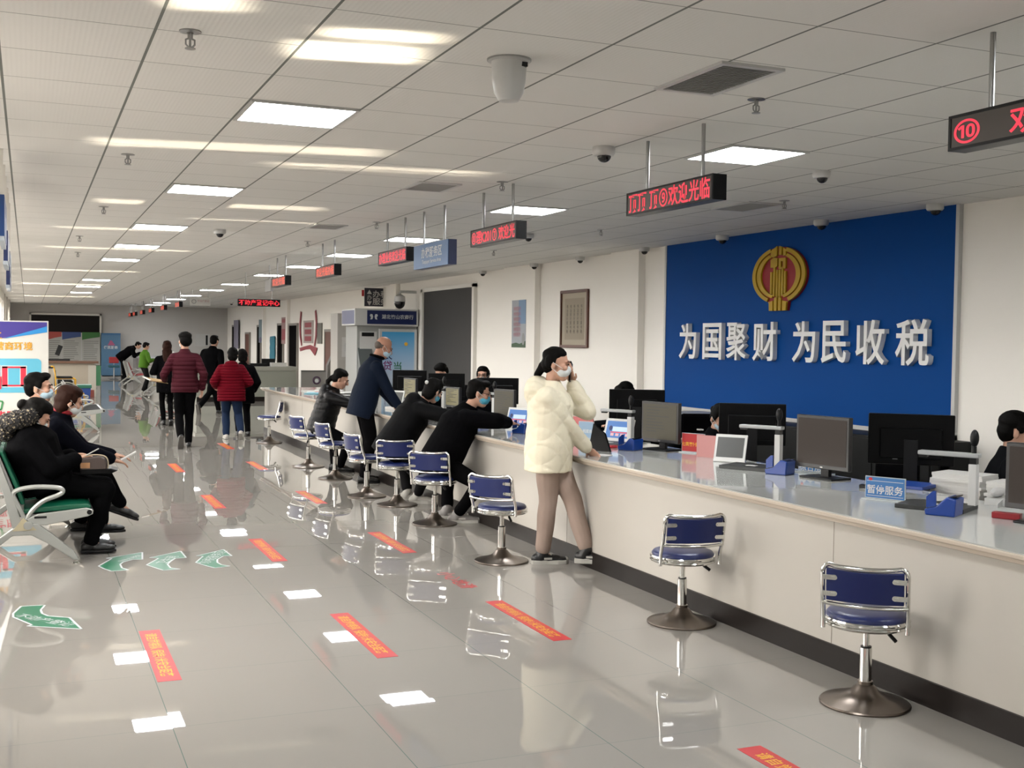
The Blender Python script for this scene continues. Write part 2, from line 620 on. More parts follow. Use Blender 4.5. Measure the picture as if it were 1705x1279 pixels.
# doors along the far end of the right wall (dark openings and brown doors)
M_DOORW = mat('brown_door', (.17, .052, .024), .5)
M_DARK = mat('dark_doorway', (.004, .003, .003), .8, spec=.02)
M_JAMB = mat('pale_jamb', (.36, .33, .29), .5)
def door(i, y0, y1, top, m):
    d = struct('door_%d' % i, MB().bx((XR-.04, y0, 0), (XR, y1, top)), m)
    f = MB()
    f.bx((XR-.06, y0-.07, 0), (XR, y0, top+.07))
    f.bx((XR-.06, y1, 0), (XR, y1+.07, top+.07))
    f.bx((XR-.06, y0, top), (XR, y1, top+.07))
    f.o('door_frame', M_JAMB, d)
    if m is M_DOORW:
        MB().cyl((XR-.09, y0+.12, 1.0), (XR-.04, y0+.12, 1.0), .02).o('door_handle', M_STEEL, d)
for i, (y0, y1, top, m) in enumerate(((30.0, 31.0, 1.84, M_DOORW), (34.6, 35.7, 2.05, M_DARK), (36.7, 37.5, 2.07, M_DARK), (40.5, 41.1, 2.05, M_DARK), (42.7, 43.5, 1.80, M_DOORW), (48.5, 48.6, 2.0, M_DARK), (45.9, 46.5, 2.1, M_DARK))):
    if y1 < YF:
        door(i+1, y0, y1, top, m)
# dark screen wall panel between the pilasters
ds = struct('window_16', MB().bx((XR-.03, 19.68, .8), (XR, 22.55, 2.62)), mat('dark_blind', (.045, .043, .042), .7))
fr = MB()
for a, b in (((19.58, .75), (19.68, 2.68)), ((22.55, .75), (22.65, 2.68)), ((19.58, 2.62), (22.65, 2.70)), ((19.58, .74), (22.65, .80))):
    fr.bx((XR-.07, a[0], a[1]), (XR, b[0], b[1]))
fr.o('window_frame', M_WFRAME, ds)

# ---------------------------------------------------------------- blue feature wall, characters, emblem
M_BLUEW = mat('blue_wall_panel', (.0025, .054, .235), .55, spec=.06)
p = thing('feature_wall_panel', 'large deep blue wall panel behind the counter', 'wall panel', (XR, 10.3, 0))
MB().bx((-.035, -2.48, .84), (0, 2.48, CEIL)).o('panel', M_BLUEW, p)
MB().bx((-.045, -2.52, .80), (0, -2.48, CEIL)).bx((-.045, 2.48, .80), (0, 2.52, CEIL)).bx((-.045, -2.52, .80), (0, 2.52, .84)).o('edge_strip', M_WHITEP, p)
M_LETW = mat('white_letter', (.74, .74, .73), .45)
chars = '为国聚财为民收税'
ordw = ['first', 'second', 'third', 'fourth', 'fifth', 'sixth', 'seventh', 'last']
span = [(12.361, 11.956), (11.822, 11.406), (11.319, 10.907), (10.79, 10.342), (10.066, 9.672), (9.585, 9.183), (9.057, 8.629), (8.499, 8.048)]      # far and near edge of each character along the wall
for c, (ya, yb), w in zip(chars, span, ordw):
    wd = abs(ya-yb)*.97
    me = text_mesh(c, .46, .028, .014)
    xs = [v.co.x for v in me.vertices]
    ysv = [v.co.y for v in me.vertices]
    cw, chh = max(xs)-min(xs), max(ysv)-min(ysv)
    o = text(c, .46, M_LETW, None, (XR-.035-.03, (ya+yb)/2, 1.655), (0, -1, 0), (0, 0, 1), .028, .014, name='raised_character')
    o.scale = (wd/cw, .43/chh, 1)
    tag(o, 'thick white raised character, %s of eight in the slogan on the blue wall' % w, 'wall lettering', 'raised characters of the slogan')

# gold and red round emblem, drawn in a unit plane (u right, v up) and set on the blue wall
E_W, E_H = .475, .34
EM = thing('wall_emblem', 'gold and red round emblem above the slogan on the blue wall', 'emblem', (XR-.035, 10.35, 2.33))
M_GOLD = mat('emblem_gold', (.66, .42, .012), .45, spec=.2)
M_EMRED = mat('emblem_red', (.42, .026, .036), .5, spec=.2)
def em(name, polys, m, x0, x1):
    mb = MB()
    for q in polys:
        mb.prism(q, (-x0, 0, 0), (0, -E_W, 0), (0, 0, E_H), (-(x1-x0), 0, 0))
    return mb.o(name, m, EM)
def arc(r, a0, a1, n=28, cx=0, cy=.12, ky=.9):
    return [(cx+r*math.cos(math.radians(a0+(a1-a0)*i/n)), cy+ky*r*math.sin(math.radians(a0+(a1-a0)*i/n))) for i in range(n+1)]
def ring(r0, r1, a0, a1, n=28, ky0=.9, ky1=.9):
    return arc(r1, a0, a1, n, ky=ky1)+arc(r0, a1, a0, n, ky=ky0)
base = arc(1.0, -68, 248, 56)
base = [(.32, -1.0)]+base+[(-.32, -1.0)]
em('backing', [base], M_EMRED, 0, .03)
em('outer_ring', [ring(.87, 1.0, -66, 72), ring(.87, 1.0, 108, 246), [(.18, -1.0), (.32, -1.0), (.33, -.75), (.36, -.72), (.18, -.68)], [(-.18, -1.0), (-.32, -1.0), (-.33, -.75), (-.36, -.72), (-.18, -.68)]], M_GOLD, .03, .05)
em('inner_ring', [ring(.66, .82, -74, 66, ky0=.98), ring(.66, .82, 114, 254, ky0=.98), [(.03, -1.0), (.13, -1.0), (.13, -.6), (.03, -.52)], [(-.03, -1.0), (-.13, -1.0), (-.13, -.6), (-.03, -.52)]], M_GOLD, .03, .05)
gl = []
gl.append([(-.29, .92), (-.29, .74), (-.20, .70), (-.06, .74), (-.06, 1.05)])
gl += [[(.02, 1.05), (.02, .76), (.12, .76), (.12, 1.01)], [(.18, .98), (.18, .72), (.28, .74), (.28, .93)]]
gl.append([(-.29, .38), (-.29, .62), (-.17, .70), (-.03, .66), (-.03, .42), (-.10, .38)])
gl += [[(.02, .66), (.28, .66), (.28, .56), (.02, .56)], [(.02, .56), (.10, .56), (.10, .38), (.02, .38)], [(.18, .56), (.28, .56), (.28, .38), (.18, .38)], [(.02, .38), (.28, .38), (.28, .32), (.02, .32)]]
for i, x in enumerate((-.26, -.15, -.04, .06, .16, .26)):
    top = (.24, .38, .30, .30, .36, .24)[i]
    bot = (-.46, -.54, -.58, -.58, -.54, -.46)[i]
    gl.append([(x-.034, bot), (x+.034, bot), (x+.034, top), (x-.034, top)])
em('centre_glyph', gl, M_GOLD, .03, .05)

# ---------------------------------------------------------------- ceiling fittings
M_DIFF = mat('panel_light', (.9, .9, .9), .5, emit=(.97, .985, 1.0), es=LAMP)
def lamp_proto():
    t = thing('ceiling_light', '', 'ceiling light', (0, 0, CEIL))
    f = MB()
    for a, b in (((-.295, -.295), (-.275, .295)), ((.275, -.295), (.295, .295)), ((-.275, -.295), (.275, -.275)), ((-.275, .275), (.275, .295))):
        f.bx((a[0], a[1], -.012), (b[0], b[1], .004))
    f.o('frame', M_WHITEP, t)
    MB().bx((-.277, -.277, -.008), (.277, .277, .002)).o('diffuser', M_DIFF, t)
    return t
LY = [6.469, 10.069, 13.669, 16.669, 19.669, 26.869, 30.469, 34.669]
RY = [6.469, 10.069, 13.669, 16.669, 19.669, 22.669, 26.869, 30.469, 34.669, 38.269, 42.469, 45.469]
num = ['nearest', 'second', 'third', 'fourth', 'fifth', 'sixth', 'seventh', 'eighth', 'ninth', 'tenth', 'eleventh', 'farthest']
lp = lamp_proto()
first = True
for side, x, ys, wd in (('aisle', 1.386, LY, 'over the aisle'), ('counter', 4.386, RY, 'over the counter side')):
    for i, y in enumerate(ys+[2.869, -.731, -4.331]):
        if i < len(ys):
            w = num[i] if i < len(ys)-1 else 'farthest'
            lab = 'glowing square ceiling panel, %s from the camera in the row %s' % (w, wd)
        else:
            lab = 'glowing square ceiling panel behind the camera, %s of three %s' % (['first', 'middle', 'rearmost'][i-len(ys)], wd)
        if first:
            o = lp
            o.location = (x, y, CEIL)
            o['label'] = lab
            o['group'] = 'square panel lights in the ceiling'
            first = False
        else:
            o = dup(lp, (x, y, CEIL), 0, lab, 'square panel lights in the ceiling')

# air vents
M_VENT = mat('vent_grey', (.62, .62, .60), .5)
def vent(x, y, lx, ly, label):
    t = thing('air_vent', label, 'vent', (x, y, CEIL), 0, 'louvred air vents in the ceiling')
    f = MB()
    w = .03
    f.bx((-lx/2, -ly/2, -.012), (-lx/2+w, ly/2, .005)).bx((lx/2-w, -ly/2, -.012), (lx/2, ly/2, .005))
    f.bx((-lx/2+w, -ly/2, -.012), (lx/2-w, -ly/2+w, .005)).bx((-lx/2+w, ly/2-w, -.012), (lx/2-w, ly/2, .005))
    f.o('frame', M_WHITEP, t)
    MB().bx((-lx/2+w, -ly/2+w, -.004), (lx/2-w, ly/2-w, .004)).o('backing', mat('vent_dark', (.22, .22, .22), .7), t)
    s = MB()
    n = int((ly-2*w)/.024)
    for k in range(n):
        yy = -ly/2+w+(k+.5)*(ly-2*w)/n
        s.box((0, yy, -.008), (lx-2*w, .015, .003), Matrix.Rotation(.5, 3, 'X'))
    s.o('louvres', M_VENT, t)
vent(3.02, 4.70, .34, .60, 'white louvred air vent beside the dome camera, nearest of the vents')
vent(3.03, 8.94, .36, .50, 'louvred air vent over the middle of the hall beyond the second sprinkler')
vent(6.0, 8.82, .36, .62, 'louvred air vent in the ceiling near the blue wall')
vent(3.06, 12.6, .36, .5, 'small far louvred air vent above the blue hanging sign')

# sprinklers
def sprinkler():
    t = thing('sprinkler_head', '', 'sprinkler', (0, 0, CEIL))
    MB().lathe([(.045, .002), (.045, -.004), (.014, -.008), (.014, 0)], n=20).o('escutcheon', M_STEEL, t)
    b = MB().cyl((0, 0, 0), (0, 0, -.03), .011, n=12)
    for s in (-1, 1):
        b.tube([(0, 0, -.028), (s*.018, 0, -.036), (s*.018, 0, -.055), (s*.004, 0, -.07)], .004, n=6)
    b.cyl((0, 0, -.034), (0, 0, -.066), .005, n=8)
    b.o('body', M_STEEL, t)
    MB().lathe([(.022, -.070), (.022, -.073), (.006, -.074)], n=16).o('deflector', M_STEEL, t)
    return t
SP = [(.62, 4.94, 'nearest sprinkler over the aisle, left of the sunlit patch'), (.64, 8.41, 'second sprinkler along the left of the aisle ceiling'),
      (.68, 11.86, 'third sprinkler along the left of the aisle ceiling'), (.6, 15.44, 'fourth sprinkler along the left of the aisle ceiling'),
      (.69, 18.39, 'fifth and smallest sprinkler along the left of the aisle ceiling'), (3.45, 5.0, 'sprinkler just beyond the big white air vent'),
      (3.45, 8.43, 'sprinkler beside the third hanging red sign'), (3.43, 11.9, 'sprinkler beside the fourth hanging red sign'), (3.31, 14.66, 'tiny sprinkler beside the fifth hanging red sign'),
      (6.06, 8.33, 'sprinkler on the ceiling in front of the gold emblem'), (5.84, 11.37, 'sprinkler on the ceiling near the top left of the blue wall'), (5.9, 14.7, 'small sprinkler on the ceiling above the framed certificate')]
sp0 = sprinkler()
for i, (x, y, l) in enumerate(SP):
    o = sp0 if i == 0 else dup(sp0, (x, y, CEIL))
    o.location = (x, y, CEIL)
    o['label'] = l
    o['group'] = 'metal sprinkler heads on the ceiling'

# dome cameras: white housing, dark eye
def dome(x, y, r, label, z=CEIL):
    t = thing('dome_camera', label, 'security camera', (x, y, z), 0, 'small dome cameras on the ceiling')
    MB().lathe([(r*.98, 0), (r, -.012), (r, -r*.55), (r*.86, -r*.75), (r*.6, -r*.8)], n=28).o('housing', M_WHITEP, t, smooth=True)
    MB().ell((0, -.1*r, -r*.72), (r*.62, r*.62, r*.62), n=20).o('lens_dome', M_CAM, t, smooth=True)
for x, y, r, l in ((3.42, 6.64, .075, 'white dome camera with a black eye above the second hanging sign'), (5.28, 6.82, .065, 'cream dome camera beside the panel light nearest the blue wall'),
                   (2.05, 13.62, .07, 'small dome camera over the aisle beyond the third ceiling light'), (5.37, 12.3, .065, 'dome camera right of the third hanging red sign'),
                   (7.34, 7.9, .075, 'dome camera at the top right corner of the blue wall'), (7.3, 9.42, .075, 'dome camera above the top of the blue wall, middle of three'),
                   (7.35, 11.27, .075, 'dome camera above the top left of the blue wall'), (7.40, 13.17, .07, 'dome camera at the wall top just left of the blue wall'),
                   (7.42, 15.1, .07, 'dome camera at the wall top over the framed certificate'), (7.42, 16.75, .07, 'dome camera at the wall top over the blue poster'),
                   (7.42, 18.99, .07, 'dome camera at the wall top right of the dark window'), (6.39, 39.84, .08, 'tiny dome camera on the far ceiling by the hanging real estate sign')):
    dome(x, y, r, l)
t = thing('dome_camera', 'large white downward camera housing on the ceiling near the front', 'security camera', (1.99, 4.80, CEIL))
MB().lathe([(.095, 0), (.095, -.008), (.08, -.012), (.075, -.10), (.066, -.15), (.045, -.185), (.0001, -.19)], n=36).o('housing', M_WHITEP, t, smooth=True)
MB().lathe([(.10, .002), (.10, -.006), (.085, -.007)], n=36).o('mounting_ring', M_STEEL, t)
MB().box((.045, -.062, -.03), (.03, .02, .02)).o('connector', M_BLACK, t)
t = thing('speed_dome_camera', 'white bracket camera with a large black dome on the wall by the dark window', 'security camera', (7.5, 23.0, 2.62))
MB().tube([(0, 0, .02), (-.2, 0, .02), (-.34, 0, .02), (-.36, 0, -.03)], .03, n=10).o('bracket', M_WHITEP, t, smooth=True)
MB().lathe([(.03, 0), (.11, -.05), (.12, -.16)], (-.36, 0, -.03), n=28).o('housing', M_WHITEP, t, smooth=True)
MB().ell((-.36, 0, -.21), (.115, .115, .13)).o('lens_dome', M_CAM, t, smooth=True)
# ---------------------------------------------------------------- hanging signs
M_DISP = mat('led_display_face', (.085, .068, .055), .4)
M_DISPD = mat('led_display_dark', (.05, .012, .012), .35)
def led(y0, s, label, x=3.52, m=None, size=.12, disp=None, L=1.0, full=True, y_off=0):
    """hanging LED board in the plane of the counter, face towards the aisle, from y0 to y0+L"""
    t = thing('hanging_led_sign', label, 'hanging sign', (x, y0+L/2, 2.49), 0, 'red running text boards hung above the counter')
    h = MB().bx((.004, -L/2, -.072), (.09, L/2, .072))
    h.o('housing', M_GLOSSBLACK, t, bevel=.002)
    f = MB()
    for a, b in (((-L/2, -.072), (L/2, -.060)), ((-L/2, .060), (L/2, .072)), ((-L/2, -.06), (-L/2+.014, .06)), ((L/2-.014, -.06), (L/2, .06))):
        f.bx((-.004, a[0], a[1]), (.004, b[0], b[1]))
    f.o('bezel', M_BLACK, t)
    MB().bx((-.001, -L/2+.014, -.06), (.004, L/2-.014, .06)).o('display', disp or M_DISP, t)
    if s:
        me = text_mesh(s, size, 0, .012)
        xs = [v.co.x for v in me.vertices]
        w = max(xs)-min(xs)
        ft = text(s, size, m or M_LED, t, (-.002, y_off, 0), (0, -1, 0), (0, 0, 1), 0, .012)
        if full:
            ft.scale.x = (L-.06)/w
    for dy in (-.32*L, .32*L):
        MB().cyl((.045, dy, .07), (.045, dy, CEIL-2.49), .012, n=12).o('hanging_rod', M_STEEL, t, smooth=True)
    return t
led(2.72, '⑩   欢迎光临', 'red text board marked ten, nearest and cut by the right picture edge', size=.115)
led(5.50, '顶顶 顶⑨欢迎光临', 'second nearest red text board, hung left of the blue wall', size=.128)
led(8.30, '⑧理K201⑦ 欢迎光', 'third red text board from the camera, left of the blue poster area', size=.118)
led(11.13, '办理业务欢迎光临', 'fourth red text board, directly beyond the blue hanging sign', size=.12, disp=M_DISPD)
led(14.08, '欢迎光临办税', 'fifth red text board with orange glow, over the navy jacketed man', size=.12, m=M_LEDO, disp=mat('led_lit_face', (.22, .06, .04), .4))
led(17.05, '欢迎光临', 'sixth red text board with orange glow, over the far end of the counter', size=.12, m=M_LEDO, disp=mat('led_lit_face', (.22, .06, .04), .4))
for i, y in enumerate((30.7, 34.3, 37.9, 41.0, 44.0, 45.9)):
    led(y, '欢迎光临', 'tiny far red text board, %s in the distant row over the far counter' % ['first', 'second', 'third', 'fourth', 'fifth', 'last'][i], x=3.6, size=.12, m=M_LEDO, L=.9)
# blue area sign
M_SIGNB = mat('sign_blue', (.045, .17, .42), .4)
M_SIGND = mat('sign_navy', (.006, .022, .13), .35)
M_SIGNT = mat('sign_white_print', (.80, .84, .86), .5)
t = thing('hanging_area_sign', 'blue hanging sign with white writing among the red text boards', 'hanging sign', (3.52, 10.38, 2.425))
MB().bx((.004, -.5, -.115), (.085, .5, .115)).o('housing', M_SIGND, t, bevel=.002)
MB().bx((-.002, -.5, -.115), (.004, .5, .115)).o('face', M_SIGNB, t)
text('办税服务区', .105, M_SIGNT, t, (-.004, -.04, .03), (0, -1, 0), (0, 0, 1), 0, .02, 1.15)
text('Taxpayer Service Area', .05, M_SIGNT, t, (-.004, -.04, -.06), (0, -1, 0), (0, 0, 1), 0, .01, 1.2)
for dy in (-.27, .33):
    MB().cyl((.045, dy, .11), (.045, dy, CEIL-2.425), .012, n=12).o('hanging_rod', M_STEEL, t, smooth=True)
# real estate registration centre board, facing the camera
t = thing('hanging_led_sign', 'wide black board with a red line of characters facing down the aisle', 'hanging sign', (4.05, 22.0, 2.30))
MB().bx((-.40, .0, -.068), (.40, .08, .068)).o('housing', M_GLOSSBLACK, t)
text('不动产登记中心', .11, mat('led_red_far', (.5, .01, .02), .5, emit=(1, .02, .04), es=.9), t, (0, -.003, 0), (1, 0, 0), (0, 0, 1), 0, .02)
for dx in (-.25, .25):
    MB().cyl((dx, .04, .06), (dx, .04, CEIL-2.30), .008, n=10).o('hanging_rod', M_STEEL, t, smooth=True)
t = thing('hanging_area_sign', 'small white hanging sign with a grey ring, in the far hall', 'hanging sign', (4.04, 30.0, 2.545))
MB().bx((-.25, 0, -.10), (.25, .06, .10)).o('panel', M_PAPER, t)
MB().tube([(-.16+.05*math.cos(a*PI/10), -.004, .05*math.sin(a*PI/10)) for a in range(20)], .008, n=6, closed=True).o('ring_logo', M_GREYP, t)
text('不动产登记', .06, mat('faded_red_print', (.55, .25, .25), .6), t, (.07, -.004, .02), (1, 0, 0), (0, 0, 1))
for dx in (-.2, .2):
    MB().cyl((dx, .03, .1), (dx, .03, CEIL-2.545), .006, n=8).o('hanging_rod', M_STEEL, t)
t = thing('hanging_area_sign', 'white edge-on hanging sign near the sixth red text board', 'hanging sign', (3.75, 19.6, 2.52))
MB().bx((0, -.25, -.10), (.05, .25, .10)).o('panel', mat('grey_sign', (.5, .5, .5), .5), t)
MB().cyl((.025, 0, .1), (.025, 0, CEIL-2.52), .008, n=8).o('hanging_rod', M_STEEL, t)
# edge-on signs at the far left of the picture
for i, (y, z0, z1, zr, w) in enumerate(((8.55, 2.28, 2.56, .04, .05), (10.0, 2.20, 2.44, .03, .045), (11.2, 2.06, 2.36, .03, .05))):
    t = thing('hanging_area_sign', ['blue edge-on hanging sign on white posts at the left edge, nearest of three', 'thin blue edge-on hanging sign at the left edge, middle of three', 'blue and white edge-on hanging sign at the left edge, lowest of three'][i], 'hanging sign', (-.165, y, 0))
    MB().bx((-.012, 0, z0), (.02, .9, z1)).o('panel', M_SIGND if i else mat('sign_edge_blue', (.01, .07, .28), .4), t)
    MB().bx((-.016, .004, z0-.03), (.016, .9, z0)).o('lower_strip', mat('sign_pale_grey', (.55, .62, .70), .5), t)
    for dy in (.02, .8):
        MB().bx((-.012, dy, z1), (.012, dy+.02, CEIL)).o('hanging_rod', M_WFRAME, t)

# ---------------------------------------------------------------- floor stickers
def sticker():
    t = thing('floor_sticker', '', 'floor sticker')
    MB().bx((-.055, -.5, 0), (.055, .5, .0012)).o('strip', M_RED, t)
    text('请自觉排队 保持1米安全距离', .068, M_YEL, t, (0, 0, .0016), (0, -1, 0), (1, 0, 0), 0, .012, .98)
    return t
ST = [(.61, 6.01, 'red floor strip with yellow characters, the only one left of centre, nearest the green arrows'),
      (1.68, 6.05, 'red floor strip, nearest of the middle line, reflecting a ceiling light'), (2.66, 6.05, 'long red floor strip nearest the front stools'),
      (2.65, 3.30, 'red floor strip cut off by the bottom edge of the picture'),
      (1.68, 8.75, 'second red floor strip of the middle line, right of the green arrows'), (2.67, 8.77, 'red floor strip beside the stool with a gap in the blue row'),
      (1.68, 11.53, 'third red floor strip of the middle line'), (2.66, 11.56, 'third red floor strip of the line along the stools'),
      (1.69, 14.68, 'fourth red floor strip of the middle line'), (2.68, 14.67, 'fourth red floor strip of the line along the stools'),
      (2.73, 17.48, 'farthest red floor strip, beneath the woman in red')]
s0 = sticker()
for i, (x, y, l) in enumerate(ST):
    o = s0 if i == 0 else dup(s0, (x, y, 0))
    o.location = (x, y, .0)
    o['label'] = l
    o['group'] = 'red queueing strips on the floor'
t = thing('floor_lettering', 'small red characters lying on the tiles near the third stool', 'floor sticker', (2.66, 7.22, 0))
text('小心地滑', .13, M_RED, t, (0, 0, .001), (0, -1, 0), (1, 0, 0), 0, .01, 1.05, name='characters')
# green bent arrows; outlines found by their corners on the floor
M_ARR = mat('green_arrow', (.035, .235, .125), .4)
def V3(a):
    return Vector((a[0], a[1], 0))
ARR = [
    ([(0.786, 8.923), (0.761, 8.631), (0.696, 8.653), (0.624, 8.569), (0.599, 8.496), (0.601, 8.358), (0.638, 8.267), (0.524, 8.262), (0.48, 8.377), (0.454, 8.476), (0.558, 8.736), (0.522, 8.76)], (0.625, 8.629), (0.745, 8.784), 'left', '自助办税区'),
    ([(1.059, 8.883), (1.064, 8.601), (0.988, 8.602), (0.936, 8.475), (0.91, 8.39), (0.915, 8.25), (0.973, 8.186), (0.86, 8.18), (0.828, 8.258), (0.77, 8.414), (0.874, 8.641), (0.816, 8.685)], (0.882, 8.47), (0.969, 8.658), 'middle', '卫生间'),
    ([(1.369, 8.846), (1.387, 8.567), (1.329, 8.587), (1.266, 8.459), (1.249, 8.345), (1.264, 8.246), (1.312, 8.183), (1.204, 8.151), (1.162, 8.234), (1.105, 8.394), (1.187, 8.622), (1.143, 8.649)], (1.161, 8.375), (1.338, 8.763), 'right', '办税服务区'),
    ([(-0.039, 7.349), (0.093, 7.336), (0.068, 7.214), (0.074, 7.117), (0.105, 7.044), (0.218, 6.958), (0.27, 6.662), (-0.006, 6.832), (0.019, 6.852), (-0.079, 7.079), (-0.08, 7.172)], (-0.016, 7.072), (0.189, 6.82), 'apart', '不动产登记'),
]
for q, ta, tb, w, s in ARR:
    P = [V3(a) for a in q]
    c = sum(P, Vector())/len(P)
    lab = 'bent green floor arrow with white edging, %s of the three in a row' % w if w != 'apart' else 'bent green floor arrow apart from the other three, nearest the camera'
    t = thing('floor_arrow', lab, 'floor arrow', c, 0, 'green bent arrows on the floor')
    out = [p-c for p in P]
    MB().prism([(p.x, p.y) for p in out], (0, 0, 0), (1, 0, 0), (0, 1, 0), (0, 0, .0012)).o('arrow', M_ARR, t)
    e = MB()
    for i in range(len(out)):
        a, b = out[i], out[(i+1) % len(out)]
        d = (b-a).normalized()
        nn = Vector((d.y, -d.x, 0))*.006
        e.add([a-nn, b-nn, b+nn, a+nn], [(0, 1, 2, 3)])
    e.v = [(v[0], v[1], .0016) for v in e.v]
    link('edging', e.mesh('edging'), M_SIGNT, t)
    a, b = V3(ta)-c, V3(tb)-c
    d = (b-a).normalized()
    text(s, min(.10, (b-a).length/len(s)*1.4), M_SIGNT, t, (a+b)/2+Vector((0, 0, .002)), d, Vector((-d.y, d.x, 0)))

# ---------------------------------------------------------------- things on the right wall
def wallthing(name, label, cat, y, z):
    return thing(name, label, cat, (XR, y, z))
t = wallthing('framed_certificate', 'calligraphy sheet in a brown wooden frame on the white wall', 'picture', 15.5, 1.975)
f = MB()
for a, b in (((-.47, -.43), (-.43, .43)), ((.43, -.43), (.47, .43)), ((-.43, -.43), (.43, -.39)), ((-.43, .39), (.43, .43))):
    f.bx((-.035, a[0], a[1]), (0, b[0], b[1]))
f.o('frame', mat('red_brown_wood', (.14, .038, .018), .4), t, bevel=.004)
MB().bx((-.012, -.43, -.39), (0, .43, .39)).o('mount', mat('cream_mount', (.62, .54, .42), .7), t)
MB().bx((-.014, -.33, -.31), (-.011, .33, .31)).o('sheet', mat('old_paper', (.50, .43, .33), .8), t)
for k in range(5):
    text('书\n法\n字\n行\n草\n书\n卷', .062, mat('ink', (.06, .05, .045), .8), t, (-.0155, .24-.12*k, 0), (0, -1, 0), (0, 0, 1), name='ink_column')
t = wallthing('wall_poster', 'pale blue poster with red lines left of the framed certificate', 'poster', 17.40, 1.92)
mb = MB().bx((-.105, -.29, -.39), (-.100, .29, .39))
mb.o('sheet', mat('poster_pale', (.52, .55, .60), .6), t)
MB().bx((-.107, -.29, .0), (-.105, .0, .39)).o('blue_corner', mat('poster_blue', (.25, .40, .62), .6), t)
MB().prism([(-.29, -.39), (.29, -.39), (.29, -.33), (.1, -.31), (-.05, -.33), (-.29, -.28)], (-.105, 0, 0), (0, 1, 0), (0, 0, 1), (-.002, 0, 0)).o('green_strip', mat('poster_green', (.06, .13, .06), .6), t)
for k in range(6):
    text('纳税服务', .075, mat('poster_red', (.55, .12, .16), .6), t, (-.108, .06, .25-.085*k), (0, -1, 0), (0, 0, 1), name='text_line')
MB().ell((-.108, -.2, -.25), (.003, .06, .1)).o('shield', M_GREYP, t)
# notice above the bank machine
t = thing('wall_notice', 'black and white square notice sign above the bank machine', 'sign', (7.4, 25.6, 2.6))
MB().bx((-.29, 0, -.20), (.29, .03, .22)).o('panel', mat('notice_dark', (.03, .03, .05), .5), t)
text('▲\n办\n▼', .13, M_PAPER, t, (-.18, -.003, 0), (1, 0, 0), (0, 0, 1))
text('办税\n服务', .17, M_PAPER, t, (.08, -.003, 0), (1, 0, 0), (0, 0, 1), 0, .01, 1.1)
MB().box((-.33, .01, .1), (.05, .03, .14)).o('red_tab', M_RED, t)
# far wall decorations, right wall
t = wallthing('wall_banner', 'narrow white and purple banner beside the white cabinet', 'banner', 30.05, 1.9)
MB().bx((-.02, -.3, -.38), (0, .3, .38)).o('sheet', M_PAPER, t)
MB().bx((-.022, -.3, .26), (-.02, .3, .38)).o('purple_head', mat('dark_purple', (.03, .03, .09), .6), t)
MB().bx((-.022, -.3, -.38), (-.02, .3, -.33)).o('purple_foot', mat('dark_purple', (.03, .03, .09), .6), t)
text('办\n事\n指\n南', .1, M_GREYP, t, (-.023, 0, 0), (0, -1, 0), (0, 0, 1))
t = wallthing('wall_poster', 'large red and white wall display shaped like two curved wings', 'wall display', 33.2, 1.85)
M_DRED = mat('display_red', (.40, .03, .05), .5)
MB().bx((-.02, -.62, -.33), (0, .62, .33)).o('board', mat('display_pale', (.60, .52, .48), .6), t)
for k in range(3):
    MB().bx((-.026, -.42, -.27+.2*k), (-.02, .42, -.13+.2*k)).o('red_block', M_DRED, t)
for sgn in (-1, 1):
    MB().prism([(sgn*.78, -.4), (sgn*.95, -.1), (sgn*.98, .25), (sgn*.86, .58), (sgn*1.0, .62), (sgn*1.14, .25), (sgn*1.1, -.1), (sgn*.88, -.42)], (-.02, 0, 0), (0, -1, 0), (0, 0, 1), (-.01, 0, 0)).o('wing', M_DRED, t)
MB().prism([(-1.1, -.48), (-.3, -.42), (.3, -.38), (1.2, -.46), (.9, -.68), (.3, -.5), (-.3, -.52), (-1.0, -.58)], (-.02, 0, 0), (0, -1, 0), (0, 0, 1), (-.01, 0, 0)).o('ribbon', M_DRED, t)
t = wallthing('notice_board', 'plain grey board right of the red wall display', 'board', 31.75, 1.8)
MB().bx((-.03, -.26, -.29), (0, .26, .29)).o('panel', mat('board_grey', (.22, .21, .18), .6), t)
t = wallthing('wall_poster', 'tall pink and red poster left of the red wall display', 'poster', 36.4, 1.9)
MB().bx((-.08, -.32, -.42), (-.06, .32, .42)).o('sheet', mat('poster_pink', (.50, .30, .28), .6), t)
MB().bx((-.083, -.25, .25), (-.08, .25, .36)).bx((-.083, -.25, -.3), (-.08, .25, .05)).o('red_print', M_DRED, t)
t = wallthing('wall_poster', 'bright teal wavy-edged poster over the far desk', 'poster', 38.4, 1.33)
MB().prism([(-.4, -.36), (.4, -.4), (.4, .4), (-.36, .38), (-.42, .25), (-.36, .12), (-.42, 0), (-.36, -.12), (-.42, -.25)], (-.03, 0, 0), (0, -1, 0), (0, 0, 1), (-.02, 0, 0)).o('sheet', mat('teal', (.02, .25, .36), .6), t)
t = wallthing('wall_poster', 'slim pale blue poster beside a dark doorway at the far right', 'poster', 40.3, 1.9)
MB().bx((-.09, -.28, -.40), (-.07, .28, .40)).o('sheet', mat('poster_slate', (.26, .36, .40), .6), t)
MB().ell((-.085, 0, -.3), (.02, .28, .1)).o('purple_spot', mat('spot_purple', (.20, .18, .3), .6), t)
t = wallthing('wall_poster', 'slim purple and white poster nearest the far right corner', 'poster', 45.4, 1.8)
MB().bx((-.09, -.5, -.55), (-.07, .5, .55)).o('sheet', mat('poster_lilac', (.30, .28, .36), .6), t)
t = thing('electric_box', 'pale meter box with a dark slot on the far wall', 'electric box', (6.55, 48.0, 1.55))
MB().bx((-.28, -.08, -.25), (.28, 0, .25)).o('box', M_WHITEP, t)
MB().bx((.12, -.085, -.2), (.2, -.08, .2)).o('slot', M_BLACK, t)
